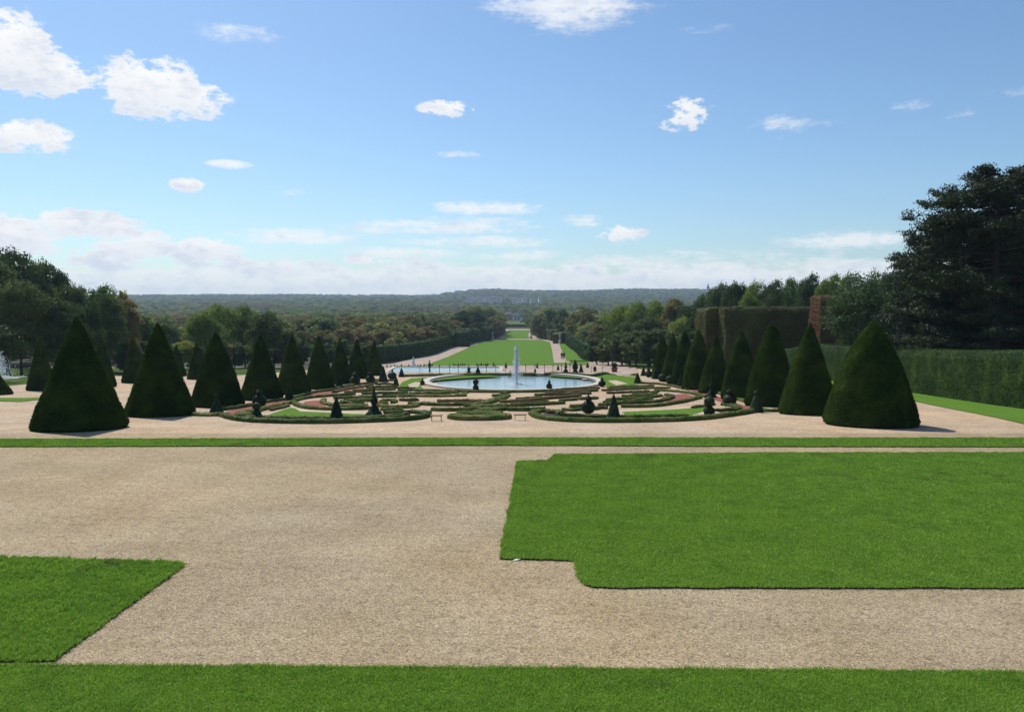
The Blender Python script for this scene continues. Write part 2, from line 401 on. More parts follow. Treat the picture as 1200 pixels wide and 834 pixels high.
S('red_gravel_bed', [(352, 476), (358, 470.5), (378, 468.8), (379, 475), (384, 478), (366, 479)], 'gravel_red', .022)
S('red_gravel_bed', [(775, 463.5), (803, 461.5), (820, 466.5), (805, 472), (782, 475)], 'gravel_red', .022)
S('red_gravel_bed', [(800, 452), (822, 456), (840, 464), (862, 472.5), (879, 477), (884, 481), (868, 481), (857, 474.5), (836, 468.5), (824, 463), (806, 456)], 'gravel_red', .022)
S('red_gravel_bed', [(395, 457), (425, 451.5), (436, 450), (425, 455), (402, 459)], 'gravel_red', .024)
S('soil_bed', [(266, 489), (300, 494), (380, 496), (470, 492), (497, 487), (470, 487), (448, 490.5), (380, 493), (300, 491)], 'soil', .024)
S('soil_bed', [(628, 487), (660, 492), (740, 494), (800, 491.5), (870, 484.5), (845, 484), (800, 490), (740, 492), (660, 489.5), (640, 484)], 'soil', .024)
S('basin_lawn', [(466, 456), (471, 448), (482, 443.5), (520, 440.8), (575, 440), (588, 441), (545, 443.2), (515, 445.5), (499, 448), (493, 452), (496, 456.5)], 'lawn_far', .03)
S('basin_lawn', [(706, 448), (690, 444), (655, 441.6), (640, 440.4), (690, 439.8), (745, 441.5), (754, 449), (735, 452.5), (712, 454)], 'lawn_far', .03)
S('cream_gravel_patch', [(478, 451), (487, 448), (494, 448.5), (490, 454), (480, 454)], 'gravel_cream', .05)
S('cream_gravel_patch', [(712, 446.5), (722, 446), (736, 450), (722, 452)], 'gravel_cream', .05)
S('path', [(430, 436), (430, 431), (470, 430.2), (560, 428.9), (690, 428.8), (742, 427.5), (748, 430), (745, 437.5), (640, 437.4), (560, 437.4)], 'path_far', .05)
S('path', [(690, 428.5), (690, 423.5), (723, 423), (742, 428), (746, 433)], 'path_far', .07)
S('parterre_lawn', [(731, 427.5), (742, 421.5), (756, 420.5), (774, 425), (774, 434), (748, 432)], 'rough_grass', .08)
S('great_lawn', [(440, 429.6), (496, 428.4), (508, 424.8), (525, 418.4), (545, 409.4), (555, 404.4), (565, 400.8), (580, 398.6), (610, 398), (636, 398.8), (644.5, 401), (647, 411), (649, 425.5), (668, 425.3), (690, 424), (690, 428), (560, 428.8)], 'lawn_far', .12)
S('great_lawn', [(589.5, 397), (593, 390), (596, 387), (620.5, 387), (619, 392), (620, 397)], 'lawn_far', .2)
S('great_lawn', [(664, 423.3), (657, 408), (655.5, 402.8), (668, 402.8), (676, 410), (686, 420), (692, 423)], 'lawn_far', .12)
S('gravel_alley', [(430, 430.6), (430, 428.5), (460, 426.5), (500, 416), (528, 406), (552, 400.5), (580, 396.8), (592, 387), (592, 385.6), (624, 385.6), (627, 390), (629, 396), (646, 398), (656, 401.5), (659, 412), (669, 425.8), (690, 426), (690, 429), (560, 429.4)], 'path_far', .06)
S('far_field', [(585, 381), (588, 377.8), (618, 377.8), (622, 381)], 'lawn_far', .4)

# ------------------------------------------------------------------ basin
def ring(name, cx, cy, z0, r0, r1, h, mat, parent, n=96, ripple=0):
    V = []; Fq = []
    for i in range(n):
        a = 2*math.pi*i/n; c, s = math.cos(a), math.sin(a)
        for r, z in ((r0, -.6), (r0, h-.03), (r0+.03, h), (r1-.03, h), (r1, h-.03), (r1, -.6)): V.append((cx+c*r, cy+s*r, z0+z))
    for i in range(n):
        for j in range(5):
            a = i*6+j; b = ((i+1) % n)*6+j; Fq.append((a, b, b+1, a+1))
    return meshobj(name, mk(name, V, np.array(Fq)[:, ::-1], mat), parent)
basin = empty('round_basin', (BX, BY, BZ), 'large round stone basin of pale blue water around the tall jet', 'fountain basin')
ring('kerb', 0, 0, 0, BR, BR+.75, .16, M['stone'], basin)
ring('inner_wall', 0, 0, 0, BR-.25, BR-.003, .07, M['stone_dark'], basin)
def disc(r, n=96): return [(r*math.cos(2*math.pi*i/n), r*math.sin(2*math.pi*i/n), 0) for i in range(n)]
meshobj('water', mk('water', disc(BR-.2), [list(range(96))], M['water']), basin, (0, 0, -.12))

def jet(name, base, H, wid, label, seed=1, n=2600, group=None):
    rng = np.random.default_rng(seed)
    root = empty(name, base, label, 'fountain', group)
    # falling and rising drops as small double pyramids, thin rising streams
    t = rng.random(n)**.8; z = H*t
    rad = wid*(.08+.6*(1-t)**1.1)*np.abs(rng.normal(0, 1, n))*.62; rad *= np.where(t > .9, .6, 1)
    a = rng.uniform(0, 2*math.pi, n); C = np.stack([np.cos(a)*rad, np.sin(a)*rad, z], 1)
    s = rng.uniform(.010, .036, (n, 1)); el = rng.uniform(1, 3.5, (n, 1))
    dirs = np.array([(1, 0, 0), (0, 1, 0), (-1, 0, 0), (0, -1, 0), (0, 0, 1), (0, 0, -1)], float)
    V = (C[:, None, :]+dirs[None]*s[:, None, :]*np.concatenate([np.ones((n, 2)), el], 1)[:, None, :]).reshape(-1, 3)
    f = np.array([(0, 1, 4), (1, 2, 4), (2, 3, 4), (3, 0, 4), (1, 0, 5), (2, 1, 5), (3, 2, 5), (0, 3, 5)])
    Fq = (np.arange(n)[:, None, None]*6+f[None]).reshape(-1, 3)
    meshobj('spray', mk('spray', V, Fq, M['spray']), root)
    V = []; Fq = []
    for k in range(7):
        a0 = rng.uniform(0, 6.28); tip = H*rng.uniform(.8, 1.0); m = 14; o = len(V); off = wid*.22*rng.random()
        for i in range(m):
            u = i/(m-1); zz = tip*u; r = (.022+.022*math.sin(u*13+k))*(.8+.6*u)+.008; x = math.cos(a0)*off*u; y = math.sin(a0)*off*u
            for q in range(5): V.append((x+r*math.cos(q*1.2566), y+r*math.sin(q*1.2566), zz))
        for i in range(m-1):
            for q in range(5): Fq.append((o+i*5+q, o+i*5+(q+1) % 5, o+(i+1)*5+(q+1) % 5, o+(i+1)*5+q))
    meshobj('water_jet', mk('water_jet', V, np.array(Fq), M['spray'], smooth=True), root)
    V = []; Fq = []
    for i, (r, zz) in enumerate(((.0, .05), (wid*.55, .04), (wid*1.1, .012))):
        for q in range(28): V.append((r*math.cos(q*6.2832/28)*(1+.2*math.sin(q*5)*(i == 2)), r*math.sin(q*6.2832/28)*(1+.2*math.sin(q*5)*(i == 2)), zz))
    for i in range(2):
        for q in range(28): Fq.append((i*28+q, (i+1)*28+q, (i+1)*28+(q+1) % 28, i*28+(q+1) % 28))
    meshobj('foam', mk('foam', V, np.array(Fq), M['spray'], smooth=True), root)
    return root
jet('fountain_jet', (.42, 76, BZ-.12), 3.75, .85, 'tall white water jet rising from the large round basin', 3, 2100)

def box_mesh(name, x0, x1, y0, y1, z0, z1, mat, bev=0):
    bm = bmesh.new(); bmesh.ops.create_cube(bm, size=1)
    for v in bm.verts: v.co = Vector(((x0+x1)/2+v.co.x*(x1-x0), (y0+y1)/2+v.co.y*(y1-y0), (z0+z1)/2+v.co.z*(z1-z0)))
    if bev: bmesh.ops.bevel(bm, geom=bm.edges[:], offset=bev, segments=2, affect='EDGES', profile=.5)
    me = bpy.data.meshes.new(name); bm.to_mesh(me); bm.free(); me.materials.append(mat); return me
# long rectangular pool on the lower terrace, left
pa, pb = U(455, 438), U(600, 433.6)
zq = min(T(0, pa.y), T(0, pb.y))+.45
pool = empty('long_pool', (0, 0, 0), 'long shallow pool of pale water on the lower terrace behind the round basin', 'pool')
x0 = U(452, 437).x; x1 = U(578, 437).x; y0, y1 = pa.y+1, pb.y
me = mk('water', [(x0, y0, zq), (x1, y0, zq), (x1, y1, zq), (x0, y1, zq)], [(0, 1, 2, 3)], M['water']); meshobj('water', me, pool)
for a in ((x0-.6, x1+.6, y0-.6, y0), (x0-.6, x1+.6, y1, y1+.6), (x0-.6, x0, y0+.002, y1-.002), (x1, x1+.6, y0+.002, y1-.002)):
    meshobj('kerb', box_mesh('kerb', a[0], a[1], a[2], a[3], zq-1.2, zq+.1, M['stone']), pool)
p = U(484.5, 430.4); jet('fountain_jet', (p.x, p.y, p.z), 2.0, .7, 'small white fountain jet on the lower terrace left of the long pool', 5, 1500)
p = U(-3, 449); jet('fountain_jet', (p.x, p.y, p.z+.5), 3.0, 2.0, 'white fountain jet cut by the left edge beyond the yews', 6, 3500)

# ------------------------------------------------------------------ clipped things
def lathe(profile, n=40, amp=.03, freq=1.2, seed=0):
    V = []; Fq = []
    for r, z in profile:
        for i in range(n):
            a = 2*math.pi*i/n; V.append((r*math.cos(a), r*math.sin(a), z))
    for j in range(len(profile)-1):
        for i in range(n):
            a = j*n+i; b = j*n+(i+1) % n; Fq.append((a, b, b+n, a+n))
    return displace(V, amp, freq, seed), np.array(Fq)
def leafy(name, V, Fq, mat, density, size, spread=.8, lift=.3, aspect=.6, count=None):
    P, Nn = tri_sample(V, Fq, density, count=count)
    lv, lf, lt = leaf_quads(P, Nn, size, spread, lift=lift, aspect=aspect)
    bt = np.full(len(V), .1)
    VV, FF, TT = join([(np.asarray(V), Fq, bt), (lv, lf, lt)])
    return mk(name, VV, FF, mat, tint=TT)
def cone_profile(r, h, tip=.05, fat=.0, k=26):
    pr = [(r*.86, 0), (r*.955, .06*h/4.7), (r*1.0, .22*h/4.7)]
    for i in range(1, k):
        t = i/k; z = .22*h/4.7+(h-.22*h/4.7)*t
        pr.append((r*((1-t)*(1+fat*t))*(1-tip)+tip*r*math.sqrt(max(0, 1-t**4)), z))
    pr.append((.01, h)); return pr
def big_cone_mesh(seed, r=2.0, h=4.75, fat=.15, tip=.07):
    V, Fq = lathe(cone_profile(r, h, tip, fat), 72, .05, .55, seed)
    V = displace(V, .04, 2.2, seed+3)
    return leafy('yew_cone', V, Fq, M['yew'], 900, .075, .75, .5, .45)
CONES = [big_cone_mesh(1, fat=.2), big_cone_mesh(2, fat=.02, tip=.05), big_cone_mesh(3, fat=.42, tip=.14)]
ords = ['first', 'second', 'third', 'fourth', 'fifth', 'sixth', 'seventh', 'eighth', 'ninth', 'tenth']
def cone(px, Yc, topy, wpx, mesh, label, group, z=None):
    """px centre, distance, photo height of the tip, photo width"""
    g = AT(px, Yc); zt = CAMZ-(topy-HZ)*Yc/F*1.0
    # exact height of a point seen at topy
    d = FW+UP*((CY-topy)/F); zt = CAMZ+d.z/d.y*Yc
    h = zt-g.z; w = wpx*Yc/F
    o = meshobj('yew_cone', mesh, None, (g.x, g.y, g.z-.02)); o.scale = (w/4.5, w/4.5, h/4.85)
    o.rotation_euler.z = random.uniform(0, 6)
    tag(o, label, 'topiary', group)
GL = 'tall clipped yew cones in two rows beside the parterre'
for i, (px, Y, ty, w) in enumerate([(90, 32.9, 367, 116), (185, 39.5, 374, 87), (253, 47, 386, 68), (305, 54, 388, 56), (342, 61, 390, 47), (373.5, 68.5, 391, 40), (398, 77, 395, 34), (418, 86, 395, 30), (438, 95, 398, 27)]):
    cone(px, Y, ty, w, CONES[[1, 1, 0][i % 3]], f'tall dark clipped yew cone, {ords[i]} from the near end of the left row', GL)
for i, (px, Y, ty, w) in enumerate([(1023, 34.5, 373, 118), (949, 40.5, 375, 74), (904.5, 47.5, 376, 66), (869, 54.5, 386, 51), (839, 62, 391, 44), (818.5, 67.5, 384, 42), (803, 73, 386, 36), (789, 79, 388, 32), (776.5, 85.5, 391, 28)]):
    cone(px, Y, ty, w, CONES[[2, 0, 2][i % 3]], f'tall clipped yew cone, {ords[i]} from the near end of the right row', GL)
for px, Y, ty, w, l in [(46, 66, 393, 36, 'yew cone seen just left of the nearest big left cone'), (118, 72, 392, 34, 'yew cone peeping out between the two nearest big left cones'), (155, 78, 392, 30, 'yew cone half hidden left of the second big left cone'),
                     (230, 84, 398, 26, 'yew cone half hidden behind the third big left cone'), (-8, 60, 432, 40, 'low yew cone cut by the left edge of the view'), (206, 90, 402, 24, 'yew cone peeping out right of the second big left cone')]:
    cone(px, Y, ty, w, CONES[1], l, 'yew cones of the farther left row')

# small topiary made of clipped tiers
def t_cone(r, h, z, seed=0): 
    V, Fq = lathe([(q, zz+z) for q, zz in cone_profile(r, h, .08, .1, 9)], 16, .02, 3, seed); return V, Fq
def t_ball(r, z, seed=0, sq=1.0):
    pr = [(r*math.sin(math.pi*i/10)+.004, z-r*sq*math.cos(math.pi*i/10)) for i in range(11)]
    return lathe(pr, 16, .018, 4, seed)
def tiers(kind, h):
    """list of (part name, surface) for a topiary of height h"""
    if kind == 'cone': return [('crown', t_cone(.30*h, h, 0))]
    if kind == 'spire': return [('crown', t_cone(.22*h, h, 0))]
    if kind == 'finial': return [('cone', t_cone(.30*h, .74*h, 0)), ('finial', t_ball(.075*h, .74*h)), ('tip', t_cone(.035*h, .22*h, .78*h))]
    if kind == 'long': return [('cone', t_cone(.30*h, .45*h, 0)), ('finial', t_ball(.12*h, .5*h)), ('tip', t_cone(.07*h, .45*h, .55*h))]
    if kind == 'ball': return [('ball', t_ball(.5*h, .46*h))]
    if kind == 'ball_tip': return [('ball', t_ball(.30*h, .30*h)), ('finial', t_ball(.13*h, .68*h)), ('tip', t_cone(.045*h, .24*h, .76*h))]
    if kind == 'double': return [('ball', t_ball(.27*h, .26*h)), ('upper_ball', t_ball(.25*h, .74*h))]
    if kind == 'tower': return [('drum', t_cone(.30*h, .3*h, 0)), ('ball', t_ball(.26*h, .42*h)), ('tip', t_cone(.20*h, .45*h, .55*h))]
TP = {}
def topiary(kind, px, by, ty, label, wf=1.0, mat='small_yew'):
    g = U(px, by); d = FW+UP*((CY-ty)/F); h = CAMZ+d.z/d.y*g.y-g.z
    key = kind
    if key not in TP:
        TP[key] = [(n, leafy(n, V, Fq, M[mat], 700, .05, .8, .5)) for n, (V, Fq) in tiers(kind, 1.0)]
    if len(TP[key]) == 1:
        o = meshobj('clipped_yew', TP[key][0][1], None, g); tag(o, label, 'topiary', 'small clipped shrubs of the parterre')
        o.scale = (h*wf, h*wf, h)
    else:
        o = empty('clipped_yew', g, label, 'topiary', 'small clipped shrubs of the parterre')
        for n, me in TP[key]: meshobj(n, me, o)
        o.scale = (h*wf, h*wf, h)
    o.rotation_euler.z = random.uniform(0, 6)
TOP = [
 ('finial', 254, 486, 456, 'clipped yew cone with ball finial right of the red bed, near left corner', 1.0),
 ('double', 301, 490, 471, 'two dark clipped balls, one above the other, at the near left corner', 1.0),
 ('ball_tip', 304, 477.5, 452, 'dark clipped ball with a thin finial before the third big left cone', 1.0),
 ('finial', 339, 469, 446, 'slim clipped yew obelisk before the fourth big left cone', .9),
 ('cone', 394.5, 493, 464, 'plain dark clipped cone on the near left hedge beside the small lawn', .95),
 ('long', 438.5, 488, 451, 'clipped cone with ball and long tall tip inside the left parterre', .95),
 ('finial', 397.5, 455, 435, 'dark slim clipped cone before the sixth big left cone', .9),
 ('ball_tip', 416, 451, 433, 'clipped ball with finial before the seventh big left cone', 1.1),
 ('ball_tip', 434, 449, 433, 'clipped ball with finial before the eighth big left cone', 1.1),
 ('cone', 449, 447, 428, 'dark clipped cone at the far end of the left big cone row', 1.0),
 ('ball', 459.5, 444, 435.5, 'dark low clipped ball beside the far end of the left cone row', 1.2),
 ('cone', 464, 452, 440, 'small dark clipped cone at the left tip of the basin lawn', 1.0),
 ('cone', 470.5, 441.5, 430.5, 'small clipped cone before the long pool at its left', 1.1),
 ('ball_tip', 495, 451, 442, 'little ball and finial shrub left of the round basin kerb', 1.0),
 ('double', 557.5, 458, 444, 'two stacked dark balls silhouetted on the left water of the basin', .9),
 ('double', 549.5, 438.5, 430.5, 'small stacked shrub behind the basin, left of its twin', 1.0),
 ('tower', 560, 439.5, 429.5, 'tiered clipped shrub behind the basin on the left', 1.0),
 ('ball_tip', 643.5, 457, 443, 'dark ball on a stem silhouetted on the right water of the basin', .8),
 ('ball_tip', 705.5, 453, 440.5, 'ball and finial shrub at the right end of the basin kerb', 1.1),
 ('ball_tip', 689.5, 485, 459, 'fat clipped ball with small ball finial inside the right parterre', 1.0),
 ('cone', 719, 492, 461, 'plain dark clipped cone at the near end of the right small lawn', .9),
 ('double', 831, 488, 464, 'two dark clipped balls, one above the other, right of the small lawn', 1.0),
 ('long', 833.5, 466, 438, 'tall tipped dark yew above the two stacked balls on the right', .75),
 ('ball_tip', 855, 475.5, 452, 'clipped ball with finial in the red bed before the fourth big right cone', 1.1),
 ('finial', 886, 483, 452, 'dark clipped cone with finial at the near right corner of the parterre', .95),
 ('cone', 747, 449, 436, 'clipped dark cone at the right tip of the basin lawn', 1.1),
 ('cone', 754, 440.5, 429, 'small clipped cone left of a ball, beyond the basin lawn right', 1.0),
 ('ball_tip', 760, 442, 428.5, 'clipped ball with finial between two small cones beyond the right lawn', 1.0),
 ('cone', 768, 444, 430, 'small clipped cone before the last big right cone', 1.0),
 ('ball', 776, 447, 437.5, 'clipped dark ball before the eighth big right cone', 1.0),
 ('ball', 785, 449.5, 439.5, 'clipped dark ball before the seventh big right cone', 1.0),
 ('cone', 798, 453.5, 438, 'clipped dark cone before the sixth big right cone', 1.0),
 ('long', 663, 437.5, 422.5, 'slim tiered yew behind the basin, straight right of the jet', .9),
 ('tower', 674, 436.5, 421, 'tiered dark shrub behind the basin, next right of the slim one', .8),
 ('cone', 681, 436.5, 426, 'dark clipped cone behind the basin beside the tiered shrub', .9),
 ('cone', 688.5, 431, 424.5, 'low dark shrub by the path at the foot of the right hedge', 1.1),
 ('cone', 654, 434, 427, 'small dark cone by the right railing beyond the basin', .9),
 ('cone', 627, 436.5, 431, 'tiny clipped cone just right of the jet beyond the basin', 1.0),
 ('cone', 598, 436.5, 433.5, 'tiny low shrub just left of the jet beyond the basin', 1.0),
 ('spire', 578.5, 431, 424, 'slender little yew alone on the great lawn edge, left of the jet', 1.0),
 ('spire', 593, 431.5, 424, 'slender little yew nearest the jet on its left', 1.0),
 ('spire', 629.5, 431.5, 424.5, 'slender little yew nearest the jet on its right', 1.0),
 ('spire', 506.5, 429.5, 425.5, 'little yew at the left corner of the great lawn', 1.0),
 ('cone', 459.8, 436.5, 431.5, 'tiny clipped cone at the left end of the long pool', 1.0),
]
for kind, px, by, ty, lab, wf in TOP: topiary(kind, px, by, ty, lab, wf)
GR = 'little yews lining the edge of the great lawn'
g0 = None
for px, by, h in [(453.5, 430.3, 3.6), (458, 430.2, 3), (462.5, 430.1, 3.8), (466, 430, 2.4), (470.5, 430, 4.2), (479, 429.8, 3.6), (487, 429.7, 4), (490, 429.7, 3), (493, 429.6, 3.4), (497, 429.5, 4),
                  (532, 429, 4), (534.5, 429, 3), (537, 429, 4), (539.5, 429, 3.4), (542, 429, 4), (544.5, 429, 3.6), (559, 429, 4), (561.5, 429, 3), (564, 429, 4.4), (566.5, 429, 3.2), (569, 429, 4), (571.5, 429, 4.4)]:
    g = U(px, by)
    me = TP['cone'][0][1]; o = meshobj('little_yew', me, None, g); s = h*g.y/F; o.scale = (s*1.0, s*1.0, s)
    lab = 'tiny dark clipped yew in the row at the left start of the great lawn' if px < 500 else ('tiny dark clipped yew in the left of two bunches on the great lawn edge' if px < 550 else 'tiny dark clipped yew in the right of two bunches on the great lawn edge')
    tag(o, lab, 'topiary', GR + (', left row' if px < 500 else (', left bunch' if px < 550 else ', right bunch')))

# box hedges of the parterre --------------------------------------------------
def resample(pts, step):
    P = [Vector(p) for p in pts]
    # smooth curve through the points
    out = []
    for i in range(len(P)-1):
        p0 = P[max(0, i-1)]; p1 = P[i]; p2 = P[i+1]; p3 = P[min(len(P)-1, i+2)]
        n = max(1, int((p2-p1).length/step))
        for j in range(n):
            t = j/n; out.append(.5*((2*p1)+(p2-p0)*t+(2*p0-5*p1+4*p2-p3)*t*t+(3*p1-p0-3*p2+p3)*t**3))
    out.append(P[-1]); return out
def hedge_surface(path, w, h, seed=0, round_=.25, amp=.05, freq=3.6, ends=True):
    sec = [(-.5*w, -.03), (-.52*w, .35*h), (-.5*w, .8*h), (-.38*w, .97*h), (-.15*w, h), (.15*w, h), (.38*w, .97*h), (.5*w, .8*h), (.52*w, .35*h), (.5*w, -.03)]
    V = []; n = len(path); m = len(sec)
    for i, p in enumerate(path):
        t = (path[min(n-1, i+1)]-path[max(0, i-1)]); t.z = 0; t.normalize(); s = Vector((-t.y, t.x, 0))
        for a, b in sec: V.append(p+s*a+Vector((0, 0, b)))
    Fq = []
    for i in range(n-1):
        for j in range(m-1): a = i*m+j; Fq.append((a, a+m, a+m+1, a+1))
    for i, fl in ((0, 0), (n-1, 1)):
        for j in range(m//2-1):
            q = (i*m+j, i*m+j+1, i*m+m-2-j, i*m+m-1-j); Fq.append(q if not fl else q[::-1])
    return displace([tuple(v) for v in V], amp, freq, seed), np.array(Fq)
HEDGE_N = [0]
def hedge(pxl, label, w=.55, h=.35, mat='box', dens=260, size=.075):
    HEDGE_N[0] += 1; h = .05+h*.42; w *= .58
    pts = PX(pxl); path = resample(pts, .25)
    for p in path: p.z = T(p.x, p.y)
    V, Fq = hedge_surface(path, w, h, HEDGE_N[0])
    o = meshobj('box_hedge', leafy('box_hedge', V, Fq, M[mat], dens, size, .5, .4))
    tag(o, label, 'hedge', 'low clipped box hedges of the parterre'); return o
